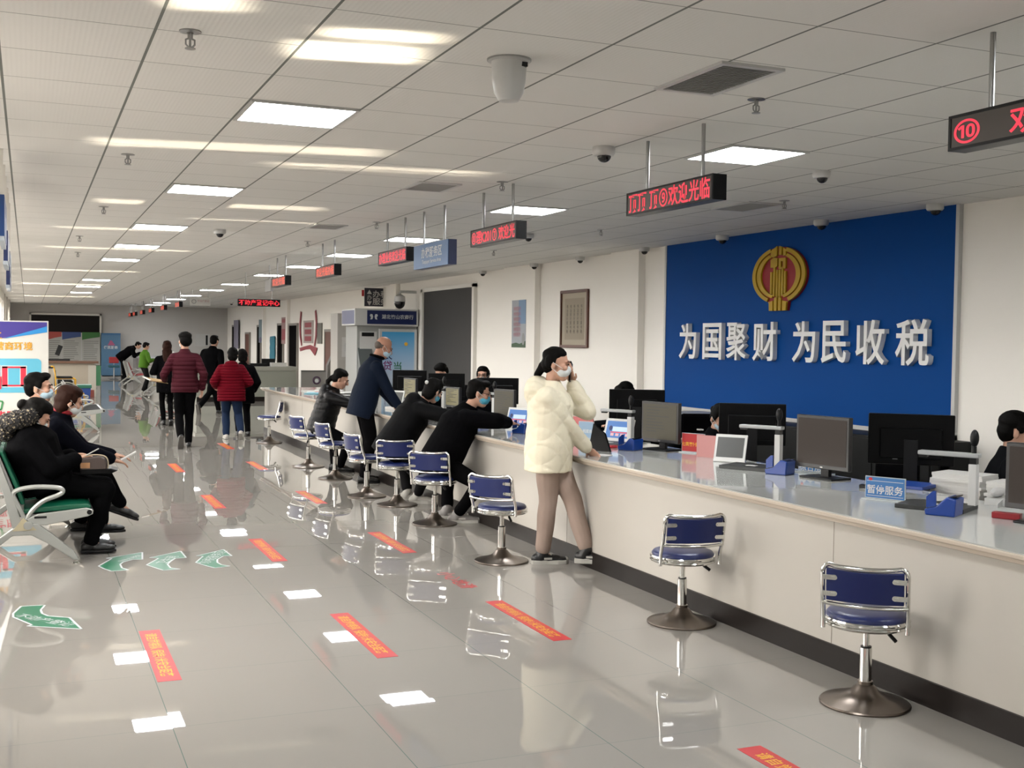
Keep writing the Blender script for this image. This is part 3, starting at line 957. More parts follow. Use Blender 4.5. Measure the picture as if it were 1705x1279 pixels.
# ---------------------------------------------------------------- service counter
M_CREAMC = mat('counter_cream', (.66, .62, .555), .3, spec=.3, var=.02)
M_STONE = mat('counter_stone', (.70, .60, .50), .18, var=.06)
M_CTOP = mat('counter_glass_top', (.56, .57, .545), .06, spec=.45)
CT = .79
CY0, CY1 = -3.0, 19.6
t = thing('service_counter', 'long cream service counter running down the right of the hall', 'counter', (3.71, 8.0, 0))
MB().bx((0, CY0-8, .0), (.85, CY1-8, CT-.045)).o('body', M_CREAMC, t)
MB().bx((-.012, CY0-8, 0), (.0, CY1-8+.012, .115)).bx((-.014, CY0-8, .112), (0, CY1-8, .118)).o('kickboard', M_SKIRT, t)
MB().bx((-.07, CY0-8, CT-.028), (1.02, CY1-8+.06, CT-.006)).bx((-.05, CY0-8, CT-.05), (.9, CY1-8+.04, CT-.028)).o('stone_edge', M_STONE, t, bevel=.006)
MB().bx((-.062, CY0-8, CT-.008), (1.01, CY1-8+.05, CT)).o('glass_top', M_CTOP, t)
sj = MB()
for y in (-1.5, 1.6, 4.63, 7.7, 10.7, 13.7, 16.7):
    sj.bx((-.001, y-8-.002, .118), (.001, y-8+.002, CT-.05))
sj.o('panel_joints', mat('counter_joint', (.30, .26, .21), .6), t)  # thin brown strips marking the joints between front panels
# staff desk behind the counter
t = thing('staff_desk', 'low pale worktop behind the counter on the staff side', 'desk', (5.1, 8.0, 0))
MB().bx((-.36, CY0-8, .68), (.0, 11.5, .72)).o('top', mat('desk_pale', (.52, .49, .44), .4), t)
MB().bx((-.34, CY0-8, 0), (-.30, 11.5, .68)).o('back_panel', M_CREAMC, t)

# ---------------------------------------------------------------- blue swivel stools
M_BASE = mat('stool_base_metal', (.27, .225, .19), .3, 1)
def stool():
    t = thing('swivel_stool', '', 'stool')
    MB().lathe([(.198, 0), (.2, .006), (.196, .012), (.15, .022), (.10, .036), (.065, .056), (.045, .082), (.034, .09), (.034, .105), (.0265, .105)], n=48).o('base', M_BASE, t, smooth=True)
    MB().lathe([(.0265, .10), (.0265, .255), (.022, .258)], n=24).o('column_sleeve', M_CHROME, t, smooth=True)
    MB().lathe([(.024, .256), (.024, .262), (.0155, .262)], n=20).o('collar', M_BLACK, t)
    MB().cyl((0, 0, .255), (0, 0, .36), .0145, n=18).o('column', M_CHROME, t, smooth=True)
    MB().lathe([(.10, .352), (.175, .358), (.187, .364), (.19, .370), (.187, .376), (.178, .378), (.178, .381), (.187, .384), (.19, .391), (.187, .398), (.172, .402)], n=48).o('seat_rim', M_CHROME, t, smooth=True)
    MB().lathe([(.178, .398), (.178, .408), (.168, .420), (.14, .428), (.08, .432), (.0001, .433)], n=48).o('seat', M_BLUEV, t, smooth=True)
    MB().tube([(.05, -.02, .352), (.09, -.06, .347), (.125, -.09, .322)], .006, n=8).tube([(.10, -.07, .342), (.13, -.095, .318)], .009, n=8).o('lever', M_BLACK, t)
    # back frame: posts, upper and lower bows (behind the seat at -y)
    def bow(x):
        return -.17-.045*(1-(x/.18)**2)*.75
    pts = [(-.178, -.115, .356), (-.178, -.118, .42), (-.178, -.150, .50), (-.178, -.172, .60)]
    for k in range(5):
        a = PI/2*k/4
        pts.append((-.178+.03*(1-math.cos(a)), -.175, .62+.03*math.sin(a)))
    for k in range(1, 12):
        x = -.148+.296*k/12
        pts.append((x, bow(x)-.004, .65-.008*(1-(x/.15)**2)))
    R = [(-x, y, z) for x, y, z in reversed(pts[:9])]
    fr = MB().tube(pts+R, .0105, n=10)
    fr.tube([(x, bow(x)+.014, .478-.004*(1-(x/.17)**2)) for x in [-.178+.356*k/12 for k in range(13)]], .009, n=10)
    fr.o('back_frame', M_CHROME, t, smooth=True)
    b = MB()
    n = 16
    vs, fs = [], []
    for off in (-.012, .012):
        for k in range(n+1):
            x = -.163+.326*k/n
            for z in (.492, .52, .57, .61, .636):
                vs.append((x, bow(x)+.006+off-(z-.56)*.12, z-(.006*(1-(x/.16)**2) if z > .6 else 0)))
    m = 5
    S = (n+1)*m
    for s in (0, 1):
        for k in range(n):
            for j in range(m-1):
                a = s*S+k*m+j
                fs.append((a, a+1, a+m+1, a+m) if s else (a, a+m, a+m+1, a+1))
    loop = [k*m for k in range(n+1)]+[n*m+j for j in range(1, m)]+[k*m+m-1 for k in range(n-1, -1, -1)]+[j for j in range(m-2, 0, -1)]
    for i in range(len(loop)):
        a, c = loop[i], loop[(i+1) % len(loop)]
        fs.append((a, c, c+S, a+S))
    b.add(vs, fs)
    b.o('backrest', M_BLUEV, t, bevel=.004)
    for sx in (-1, 1):
        for z in (.525, .598):
            y = bow(.145)-.012-(z-.56)*.12
            q = MB().box((sx*.150, y, z), (.05, .005, .022)).cyl((sx*.125, y-.0025, z), (sx*.125, y+.0025, z), .011, n=14)
            q.box((sx*.132, y-.003, z), (.016, .003, .007))
            q.o('bracket', M_CHROME, t)
    return t
STO = [(3.47, 4.09, -44, 'blue swivel stool nearest the camera at the right of the picture'),
       (3.48, 5.68, -10, 'blue swivel stool second from the camera, its shadow on the counter'),
       (3.20, 7.74, -52, 'empty blue swivel stool just left of the woman in the cream jacket'),
       (3.30, 9.53, -38, 'blue swivel stool under the seated man in black'),
       (3.33, 10.75, -24, 'blue swivel stool whose back faces the camera squarely, behind the crouching woman'),
       (3.22, 11.45, -78, 'blue swivel stool half hidden, back turned side on beside the standing man'),
       (3.29, 13.05, -76, 'empty blue swivel stool seen from its side left of the navy jacket'),
       (3.27, 14.35, -72, 'blue swivel stool under the woman in the shiny black jacket'),
       (3.45, 17.85, 74, 'farthest blue swivel stool, turned away at the end of the counter')]
st0 = stool()
for i, (x, y, a, l) in enumerate(STO):
    o = st0 if i == 0 else dup(st0, (x, y, 0))
    o.location = (x, y, 0)
    o.rotation_euler.z = math.radians(a)
    o['label'] = l
    o['group'] = 'blue swivel stools along the counter'

# ---------------------------------------------------------------- things on the counter
def screen_mat(name, col, kind):
    m = mat(name, col, .25)
    return m
M_SCRG = mat('screen_grey', (.05, .045, .03), .35, spec=.25, emit=(.34, .30, .20), es=.10)
M_SCRY = mat('screen_yellow', (.05, .045, .02), .25, emit=(.46, .40, .20), es=.33)
M_SCRB = mat('screen_brown', (.030, .020, .015), .4, spec=.2, emit=(.30, .24, .20), es=.03)
M_FRAME = mat('monitor_frame', (.022, .021, .022), .35)
def display(x, y, rz, w, label, scr, portrait=False, z0=CT, lines=True):
    """customer screen; local -y is its viewing side"""
    t = thing('customer_display', label, 'monitor', (x, y, z0), math.radians(rz), 'screens turned to the customers')
    h = w*.78 if not portrait else w*1.62
    b = .06
    MB().bx((-w/2, -.015, b), (w/2, .02, b+h)).o('casing', M_FRAME, t, bevel=.004)
    MB().bx((-w/2+.018, -.0165, b+.026), (w/2-.018, -.014, b+h-.018)).o('screen', scr, t)
    if lines:
        n = MB()
        rr = random.Random(int(y*10))
        for k in range(9):
            zz = b+h*.86-k*h*.075
            n.bx((-w*.36, -.0172, zz), (-w*.36+w*rr.uniform(.2, .7), -.0166, zz+.006))
        n.o('screen_text', mat('screen_text', (.02, .02, .02), .5, emit=(.2, .18, .12), es=.05), t)
    MB().bx((-.03, .015, .01), (.03, .045, b+h*.4)).o('neck', M_BLACK, t)
    MB().bx((-.13, -.07, 0), (.13, .11, .012)).o('foot', M_BLACK, t, bevel=.004)
    text('▬', .02, M_STEEL, t, (0, -.0168, b+.012), (1, 0, 0), (0, 0, 1), name='badge')
    return t
display(4.36, 3.92, -74, .40, 'dark customer screen cut by the right picture edge', M_SCRB, lines=False)
display(4.52, 5.76, -80, .42, 'brown customer screen left of the big black monitor on the blue wall', M_SCRB, lines=False)
display(4.50, 7.70, -76, .40, 'yellowish customer screen right of the lit tablet', M_SCRG)
display(4.46, 10.75, -78, .36, 'grey customer screen beside the man with a blue mask', M_SCRG)
display(4.52, 12.45, -78, .30, 'small yellow customer screen between two black monitors', M_SCRY, portrait=False)
display(4.55, 14.15, -82, .36, 'bright yellow customer screen beside the standing bald man', M_SCRY)

def monitor(x, y, rz, w, h, label, zc=1.04):
    """staff monitor; local -y is its back, turned to the hall"""
    t = thing('staff_monitor', label, 'monitor', (x, y, .72), math.radians(rz), 'black staff monitors seen from behind')
    z0 = zc-.72-h/2
    MB().bx((-w/2, -.012, z0), (w/2, .02, z0+h)).bx((-w*.36, -.03, z0+h*.12), (w*.36, -.01, z0+h*.72)).o('casing', M_GLOSSBLACK, t, bevel=.006)
    MB().bx((-w/2+.012, .0195, z0+.02), (w/2-.012, .0215, z0+h-.012)).o('screen', M_SCRG, t)
    MB().bx((-.04, -.05, .01), (.04, -.028, z0+h*.5)).o('neck', M_BLACK, t)
    MB().bx((-.13, -.10, 0), (.13, .10, .014)).o('foot', M_BLACK, t, bevel=.004)
    text('▬', .03, M_GREYP, t, (-w*.18, -.0125, z0+.035), (1, 0, 0), (0, 0, 1), name='badge')
    return t
monitor(4.97, 5.50, -42, .50, .31, 'big black monitor back beside the paused service plate', zc=1.045)
monitor(4.97, 7.17, -35, .49, .31, 'big black monitor back half hiding the masked clerk', zc=1.02)
monitor(4.97, 8.93, -29, .49, .31, 'big black monitor back right of the woman in cream', zc=1.05)
monitor(4.97, 12.2, -22, .48, .30, 'black monitor back below the clerk with glasses', zc=1.05)
monitor(4.97, 13.95, -20, .47, .30, 'black monitor back below the head of black hair', zc=1.05)
monitor(4.97, 15.5, -18, .48, .30, 'farthest black monitor back, right of the bald man', zc=1.05)

def scanner(x, y, rz, label):
    """document camera on a board, arm reaching out over it"""
    t = thing('document_camera', label, 'document scanner', (x, y, CT), math.radians(rz), 'document cameras on the counter')
    MB().bx((-.17, -.13, 0), (.17, .13, .022)).o('board', mat('charcoal_board', (.018, .021, .021), .5), t, bevel=.003)
    MB().bx((-.02, -.04, .022), (.05, .0, .024)).o('card_window', M_PAPER, t)
    MB().bx((.135, .06, .02), (.175, .11, .23)).o('column', M_WHITEP, t, bevel=.003)
    MB().bx((.138, .063, .23), (.172, .107, .275)).o('joint', M_BLACK, t)
    MB().bx((-.12, .055, .262), (.185, .112, .285)).o('arm', mat('scanner_arm', (.50, .51, .51), .35), t, bevel=.006)
    MB().bx((-.118, .07, .25), (-.075, .10, .263)).o('lens_head', M_BLACK, t)
    MB().cyl((.155, .085, .285), (.155, .085, .32), .012, n=12).ell((.155, .085, .36), (.022, .022, .045)).o('microphone', M_BLACK, t, smooth=True)
scanner(4.26, 4.52, -60, 'document camera with a black microphone, nearest the right picture edge')
scanner(4.42, 6.38, -60, 'document camera in front of the monitor that half hides a clerk')
scanner(4.32, 8.22, -60, 'document camera just right of the woman in the cream jacket')
scanner(4.40, 11.35, -60, 'document camera beside the man with a blue mask')
scanner(4.40, 12.95, -60, 'document camera between the two yellow customer screens')

M_TERM = mat('terminal_blue', (.005, .055, .34), .35)
def terminal(x, y, rz, label):
    t = thing('card_terminal', label, 'card reader', (x, y, CT), math.radians(rz), 'blue card readers on the counter')
    MB().prism([(-.07, 0), (.07, 0), (.075, .085), (.03, .095), (-.02, .045), (-.075, .03)], (0, -.07, 0), (1, 0, 0), (0, 0, 1), (0, .14, 0)).o('body', M_TERM, t, bevel=.006)
    MB().prism([(-.065, .036), (-.02, .049), (-.02, .12), (-.035, .12), (-.065, .09)], (0, -.071, 0), (1, 0, 0), (0, 0, 1), (0, .012, 0)).o('side_wall', M_TERM, t)
    MB().box((.052, 0, .0935), (.045, .10, .004), Matrix.Rotation(-.2, 3, 'Y')).o('keypad', M_BLACK, t)
    MB().box((-.035, 0, .046), (.045, .05, .003), Matrix.Rotation(-.25, 3, 'Y')).o('card_slot', M_PAPER, t)
terminal(4.13, 4.33, -60, 'blue card reader nearest the right picture edge')
terminal(4.42, 6.06, -60, 'blue card reader at the foot of the second document camera')
terminal(4.28, 7.78, -60, 'blue card reader left of the yellowish customer screen')
terminal(4.12, 9.50, -60, 'blue card reader half behind the cream jacket')
terminal(4.26, 10.95, -60, 'blue card reader in front of the man with a blue mask')

M_ACR = mat('clear_acrylic', (.62, .68, .70), .1, alpha=.5)
def plate(x, y, rz, s, label, m, w=.25, h=.125, cat='sign', tm=None, size=.075):
    t = thing('desk_plate', label, cat, (x, y, CT), math.radians(rz))
    MB().bx((-w/2-.01, -.03, 0), (w/2+.01, .03, .008)).o('stand', M_ACR, t)
    MB().bx((-w/2, -.004, .006), (w/2, .004, h)).o('acrylic_sheet', M_ACR, t)
    MB().bx((-w/2+.004, -.0055, .012), (w/2-.004, -.004, h-.004)).o('card', m, t)
    text(s, size, tm or M_PAPER, t, (0, -.006, h*.45), (1, 0, 0), (0, 0, 1), 0, .012)
    if m is M_SIGNB2:
        MB().bx((-w/2+.01, -.0058, h*.80), (w/2-.01, -.0055, h*.82)).bx((-w/2+.01, -.0058, h*.17), (w/2-.01, -.0055, h*.19)).o('rules', M_PAPER, t)
        MB().ell((-w/2+.03, -.006, h*.88), (.011, .002, .008)).o('crest', M_RED, t)
    return t
M_SIGNB2 = mat('plate_blue', (.03, .19, .50), .4)
plate(4.20, 4.83, -64, '暂停服务', 'blue plate reading paused service, in front of the big black monitor', M_SIGNB2, .22, .125, size=.05)
plate(4.66, 6.02, -70, '综合服务', 'blue service plate half behind the brown customer screen', M_SIGNB2, .24, .085, size=.058)
plate(4.62, 7.42, -64, '七类案例申报', 'small red plate with yellow writing between two screens', mat('plate_red', (.55, .012, .018), .4), .20, .15, tm=M_YEL, size=.033)
plate(4.40, 8.78, -64, '办税服务', 'pale blue plate in front of the woman in cream', mat('plate_pale', (.30, .45, .62), .4), .16, .15, size=.033)
M_PINK = mat('pink_paper', (.75, .34, .33), .6)
t = thing('folded_card', 'pink folded card standing left of the grey tablet', 'paper', (4.56, 7.08, CT), math.radians(-62))
MB().bx((-.12, -.002, 0), (.12, .002, .16)).add([(-.12, 0, .16), (.12, 0, .16), (.12, .07, 0), (-.12, .07, 0)], [(0, 1, 2, 3)]).o('card', M_PINK, t)
t = thing('folded_card', 'pink card beside the cream sleeve of the woman on the phone', 'paper', (4.5, 9.05, CT), math.radians(-62))
MB().bx((-.11, -.002, 0), (.11, .002, .17)).add([(-.11, 0, .17), (.11, 0, .17), (.11, .07, 0), (-.11, .07, 0)], [(0, 1, 2, 3)]).o('card', mat('coral_paper', (.75, .20, .20), .6), t)

M_TABG = mat('tablet_grey_screen', (.05, .052, .05), .3, emit=(.22, .23, .22), es=.1)
M_TABB = mat('tablet_blue_screen', (.02, .05, .12), .3, emit=(.10, .30, .78), es=.5)
def tablet(x, y, rz, label, lit, w=.25, h=.19, wt=.205):
    t = thing('rating_tablet', label, 'tablet', (x, y, CT), math.radians(rz), 'white rating tablets on the counter')
    R = Matrix.Rotation(math.radians(-18), 3, 'X')
    def P(p):
        return R @ Vector(p)
    MB().box(P((0, 0, h/2)), (w, .014, h), R).o('casing', M_WHITEP, t, bevel=.005)
    MB().box(P((.0, -.0075, h*.53)), (w*.84, .002, h*.72), R).o('screen', M_TABB if lit else M_TABG, t)
    if lit:
        MB().box(P((.02, -.0088, h*.55)), (w*.55, .001, h*.2), R).o('screen_sky', mat('screen_sky', (.3, .4, .5), .4, emit=(.62, .78, .95), es=.5), t)
        m = MB()
        for k in range(4):
            m.box(P((-.055+.05*k, -.009, h*.31)), (.032, .001, .022), R)
        m.o('screen_buttons', mat('screen_pink', (.4, .2, .2), .4, emit=(.9, .55, .55), es=.5), t)
        MB().box(P((.02, -.0092, h*.41)), (w*.66, .001, .008), R).o('screen_arc', mat('screen_red', (.4, .02, .02), .4, emit=(.9, .10, .08), es=.5), t)
        MB().ell(P((-.08, -.009, h*.58)), (.018, .002, .022), R=R).o('screen_badge', M_SIGND, t)
    MB().box((0, .085, .03), (.08, .08, .06)).o('stand', M_WHITEP, t, bevel=.01)
tablet(4.50, 6.76, -52, 'white tablet with a grey blank screen', False, .23, .20)
tablet(4.50, 8.42, -64, 'white tablet showing a lit blue page, right of the cream jacket', True, .29, .20)
tablet(4.30, 10.08, -62, 'white tablet showing a lit blue page, left of the cream jacket', True, .27, .20)
tablet(4.28, 13.9, -60, 'white tablet standing beyond the bald man', False, .2, .2)

def pad(name, label, cat, x, y, rz, d, m, z=CT):
    t = MB().box((0, 0, d[2]/2), d).o(name, m, None, bevel=min(.004, d[2]*.3))
    t.location = (x, y, z)
    t.rotation_euler.z = math.radians(rz)
    return tag(t, label, cat)
o = thing('ink_pad', 'round red ink pad on the counter right of the cream jacket', 'ink pad', (4.22, 7.98, CT))
MB().lathe([(.055, 0), (.058, .006), (.058, .014), (.05, .018)], n=24).o('tin', M_RED, o)
MB().lathe([(.046, .016), (.046, .02)], n=24).o('pad', mat('ink_red', (.4, .01, .02), .7), o)
pad('red_stapler', 'red box lying in front of the screen at the right edge', 'stapler', 4.33, 4.13, -60, (.13, .05, .03), mat('stapler_red', (.42, .015, .025), .4))
pad('leaflet', 'white leaflet lying by the hand of the woman in cream', 'paper', 3.87, 7.46, -60, (.12, .10, .003), M_PAPER)
pad('black_folder', 'black folder lying left of the paused service plate', 'folder', 4.46, 5.30, -60, (.06, .035, .02), M_BLACK)
t = thing('document_folder', 'black folder leaning on the counter in front of the woman in cream', 'folder', (4.0, 7.76, CT), math.radians(-62))
MB().prism([(-.10, 0), (.10, 0), (.02, .13), (-.10, .20)], (0, 0, 0), (1, 0, 0), (0, .3, 1), (0, .02, 0)).o('cover', M_GLOSSBLACK, t)
for i, (x, y, h, l) in enumerate(((5.02, 5.12, .16, 'tall stack of white paper behind the paused service plate'), (5.08, 4.75, .14, 'stack of white paper right of the big monitor foot'))):
    t = thing('paper_stack', l, 'paper', (x, y, .72), math.radians(-70))
    m = MB()
    rr = random.Random(i)
    k = 0
    z = 0
    while z < h:
        m.box((rr.uniform(-.01, .01), rr.uniform(-.01, .01), z+.008), (.30, .21, .0155))
        z += .016
    m.o('sheets', M_PAPER, t)
pad('blue_folder', 'blue folder under white sheets left of the paused service plate', 'folder', 4.78, 5.25, -64, (.20, .26, .02), M_TERM)
t = thing('desk_phone', 'grey desk telephone behind the nearest document camera', 'telephone', (4.74, 4.52, .79), math.radians(-60))
MB().prism([(-.09, 0), (.09, 0), (.09, .05), (-.09, .02)], (0, -.1, 0), (0, 1, 0), (0, 0, 1), (.0, .2, .0)).o('body', M_WHITEP, t)
MB().bx((-.09, -.1, 0), (.09, .1, .035)).ell((-.05, 0, .06), (.03, .11, .025)).o('handset', M_WHITEP, t, smooth=True)
t = thing('printer', 'pale office printer on a stand against the blue wall', 'printer', (7.15, 11.3, 0))
MB().bx((-.32, -.55, 0), (.32, .55, .52)).o('stand', M_WHITEP, t)
MB().bx((-.3, -.5, .52), (.3, .5, .82)).o('body', mat('printer_grey', (.62, .62, .61), .45), t, bevel=.015)
MB().bx((-.305, -.1, .66), (-.30, .1, .69)).o('tray_slot', M_BLACK, t)
t = thing('low_cabinet', 'long low dark cabinet along the wall under the blue panel', 'cabinet', (7.32, 9.0, 0))
MB().bx((-.22, -1.4, .0), (.22, 1.55, .80)).o('body', mat('dark_cabinet', (.012, .013, .013), .5, spec=.2), t, bevel=.008)
for k in range(4):
    MB().bx((-.232, -1.38+.73*k, .06), (-.22, -.67+.73*k, .77)).o('door', mat('dark_cabinet_door', (.016, .017, .017), .5, spec=.2), t)
def office_chair(x, y, rz, label):
    t = thing('office_chair', label, 'chair', (x, y, 0), math.radians(rz), 'black office chairs on the staff side')
    MB().box((0, .02, .335), (.44, .44, .06)).o('seat', M_BLKFAB, t, bevel=.02)
    MB().box((0, -.36, .72), (.44, .06, .5)).o('backrest', M_BLKFAB, t, bevel=.03)
    MB().cyl((0, 0, .08), (0, 0, .31), .03).o('column', M_BLACK, t)
    b = MB()
    for k in range(5):
        a = 2*PI*k/5
        b.tube([(0, 0, .09), (.28*math.cos(a), .28*math.sin(a), .06)], .022, n=8)
        b.ell((.28*math.cos(a), .28*math.sin(a), .03), (.03, .03, .03), n=10)
    b.o('base', M_BLACK, t)
    for s in (-1, 1):
        MB().tube([(s*.21, -.3, .33), (s*.25, -.34, .40), (s*.21, -.36, .5)], .018, n=8).o('back_bracket', M_BLACK, t)
office_chair(6.0, 7.15, 95, 'empty black office chair seen between the brown screen and the big monitor')
office_chair(5.55, 5.30, -135, 'black office chair under the clerk at the right edge')
office_chair(5.66, 8.78, 160, 'black office chair under the masked clerk')
office_chair(5.68, 10.2, 108, 'black office chair under the clerk hidden by a monitor')
office_chair(5.68, 14.3, 125, 'black office chair under the clerk with glasses')
office_chair(5.68, 15.85, 112, 'black office chair under the clerk whose hair shows above a monitor')
# far part of the counter: papers
t = thing('paper_stack', 'spread of white, pink and blue papers at the far end of the counter', 'paper', (4.25, 17.6, CT))
for i, (x, y, c) in enumerate(((-.1, .3, M_PAPER), (.1, .0, M_PINK), (-.15, -.4, mat('cyan_paper', (.2, .5, .62), .6)), (.2, .5, M_PAPER), (.3, -.3, M_PAPER))):
    MB().box((x, y, .006+.002*i), (.30, .42, .012), Matrix.Rotation(i*.5, 3, 'Z')).o('sheet', c, t)
pad('paper_tray', 'white paper block left of the bald man on the counter', 'paper', 4.12, 13.2, -70, (.22, .30, .03), M_PAPER)
pad('paper_tray', 'white sheets under the hands of the crouching woman', 'paper', 4.05, 11.9, -70, (.22, .30, .008), M_PAPER)
# ---------------------------------------------------------------- bank machine and cabinets beyond the counter
t = thing('bank_machine', 'bank machine kiosk with a navy header sign and a blue advert panel', 'cash machine', (6.85, 23.0, 0))
M_ATM = mat('machine_grey', (.42, .43, .41), .4)
MB().bx((-.62, .0, 0), (.66, .9, 1.92)).o('cabinet', M_ATM, t, bevel=.01)
MB().bx((-.70, -.12, 1.92), (.66, .95, 2.27)).o('header_box', M_WHITEP, t, bevel=.01)
MB().bx((-.44, -.125, 1.955), (.62, -.12, 2.235)).o('header_face', mat('header_navy', (.006, .020, .12), .35), t)
MB().bx((-.704, -.08, 1.955), (-.70, .9, 2.235)).o('header_side', mat('header_side', (.10, .11, .26), .35), t)
text('湖北竹山农商行', .098, M_SIGNT, t, (.21, -.128, 2.11), (1, 0, 0), (0, 0, 1), 0, .015)
lg = MB()
for s in (-1, 1):
    lg.prism([(s*.015, .0), (s*.03, .05), (s*.07, .055), (s*.085, .02), (s*.06, -.01), (s*.075, -.06), (s*.03, -.05)], (-.30, -.128, 2.105), (1, 0, 0), (0, 0, 1), (0, .003, 0))
lg.o('bank_logo', M_SIGNT, t)
MB().bx((-.16, -.05, .35), (.66, .0, 1.86)).o('advert_frame', M_WHITEP, t, bevel=.006)
g = MATS['advert'] = bpy.data.materials.new('advert')
g.use_nodes = True
nt = g.node_tree
tc = nt.nodes.new('ShaderNodeTexCoord')
sp = nt.nodes.new('ShaderNodeSeparateXYZ')
nt.links.new(tc.outputs['Object'], sp.inputs[0])
cr = nt.nodes.new('ShaderNodeValToRGB')
cr.color_ramp.elements[0].position = .0
cr.color_ramp.elements[0].color = (.42, .50, .62, 1)
cr.color_ramp.elements[1].position = 1.0
cr.color_ramp.elements[1].color = (.02, .30, .60, 1)
nt.links.new(mth(nt, 'SUBTRACT', sp.outputs[2], .85), cr.inputs[0])
nt.links.new(cr.outputs[0], nt.nodes['Principled BSDF'].inputs['Base Color'])
MB().bx((-.10, -.054, .41), (.60, -.05, 1.80)).o('advert', g, t)
for s, x, z, m in (('当', .24, 1.08, mat('ad_green', (.02, .20, .10), .5)), ('贷', .02, 1.10, mat('ad_purple', (.22, .03, .18), .5)), ('农', .02, 1.32, M_SIGND), ('户', .02, 1.54, mat('ad_green', (.02, .2, .1), .5)), ('享', .24, .84, mat('ad_green', (.02, .2, .1), .5))):
    text(s, .21, m, t, (x, -.057, z), (1, 0, 0), (0, 0, 1), 0, .015, name='advert_lettering')
MB().ell((.42, -.055, 1.55), (.04, .004, .04)).o('advert_mark', M_YEL, t)
MB().bx((-.56, -.01, .95), (-.20, .0, 1.80)).o('machine_face', M_WHITEP, t)
MB().bx((-.52, -.02, 1.70), (-.26, -.01, 1.78)).o('display_strip', M_BLACK, t)
MB().prism([(0, .85), (-.30, .85), (-.30, .92), (0, 1.46)], (-.60, 0, 0), (0, 1, 0), (0, 0, 1), (.30, 0, 0)).o('sloped_console', mat('console_grey', (.13, .15, .15), .35), t)
MB().bx((-.62, -.34, 0), (-.28, .0, .86)).o('pedestal', M_ATM, t)
t = thing('steel_cabinet', 'tall white cabinet with a paper notice left of the bank machine', 'cabinet', (6.5, 24.5, 0))
MB().bx((-.30, 0, 0), (.14, .6, 2.2)).o('body', mat('cabinet_white', (.60, .57, .52), .5), t, bevel=.01)
MB().bx((-.20, -.006, 1.25), (.12, 0, 1.68)).o('notice', M_PAPER, t)
text('办税\n须知', .1, M_GREYP, t, (-.04, -.008, 1.47), (1, 0, 0), (0, 0, 1))
MB().bx((-.27, -.004, .08), (.11, 0, 1.18)).o('door', mat('cabinet_door', (.56, .53, .48), .5), t)
t = thing('stair_side_panel', 'sloping grey stair side beside the white cabinet', 'stair', (7.05, 28.0, 0))
MB().prism([(-.22, 0), (.24, 0), (.24, 1.9), (.14, 1.75), (-.20, .98)], (0, 0, 0), (1, 0, 0), (0, 0, 1), (0, .2, 0)).o('panel', mat('stair_grey', (.16, .15, .14), .5), t)
# grey partition with a round logo
t = thing('low_partition', 'low grey partition with a round purple logo beyond the counter end', 'partition', (6.95, 29.6, 0))
MB().bx((-.40, 0, 0), (.5, .08, .80)).o('panel', mat('partition_grey', (.30, .29, .27), .5), t)
MB().bx((-.40, -.01, .78), (.5, .09, .82)).o('cap', mat('partition_cap', (.12, .12, .11), .5), t)
MB().tube([(.0+.09*math.cos(a*PI/12), -.004, .56+.09*math.sin(a*PI/12)) for a in range(24)], .018, n=6, closed=True).o('logo_ring', mat('logo_purple', (.06, .02, .07), .5), t)
MB().ell((0, -.004, .55), (.05, .006, .05)).o('logo_centre', M_SIGNT, t)
t = thing('reception_desk', 'pale green reception desk with a dark plinth in the far hall', 'desk', (5.2, 30.0, 0))
MB().bx((-1.25, 0, .0), (1.30, .9, .80)).o('body', mat('desk_green_grey', (.37, .38, .32), .45), t)
MB().bx((-1.28, -.03, .80), (1.33, .93, .90)).o('top', mat('desk_top_pale', (.44, .44, .38), .35), t)
MB().bx((-1.25, -.008, 0), (1.30, 0, .12)).o('plinth', M_SKIRT, t)
o = thing('desk_clutter', 'dark box and folders on the far reception desk', 'office tray', (5.7, 30.4, .90))
MB().bx((-.35, -.1, 0), (.1, .1, .08)).o('tray', M_BLACK, o)
MB().bx((.2, -.12, 0), (.6, .1, .10)).o('box', M_PAPER, o)
MB().bx((.0, .15, 0), (.35, .2, .2)).o('screen', M_BLACK, o)
# wide counter in the far hall under the row of small boards
t = thing('far_counter', 'long distant counter under the row of tiny red boards', 'counter', (4.2, 40.0, 0))
MB().bx((-.45, -5.0, 0), (.45, 6.6, .86)).o('body', mat('far_counter_grey', (.30, .29, .27), .5), t)
MB().bx((-.52, -5.1, .86), (.52, 6.7, .92)).o('top', mat('far_counter_top', (.5, .52, .55), .2), t)
t = thing('glass_screen', 'bright counter screen behind the child in the green vest', 'screen', (4.25, 38.6, .92))
MB().bx((-.03, -1.2, .2), (.03, 1.2, .26)).bx((-.02, -1.2, 0), (.02, -1.16, .2)).bx((-.02, 1.16, 0), (.02, 1.2, .2)).o('rail', M_PAPER, t)
MB().bx((-.015, -.3, 0), (.015, .25, .2)).o('panel', mat('lit_panel', (.5, .55, .65), .4, emit=(.55, .6, .75), es=.6), t)

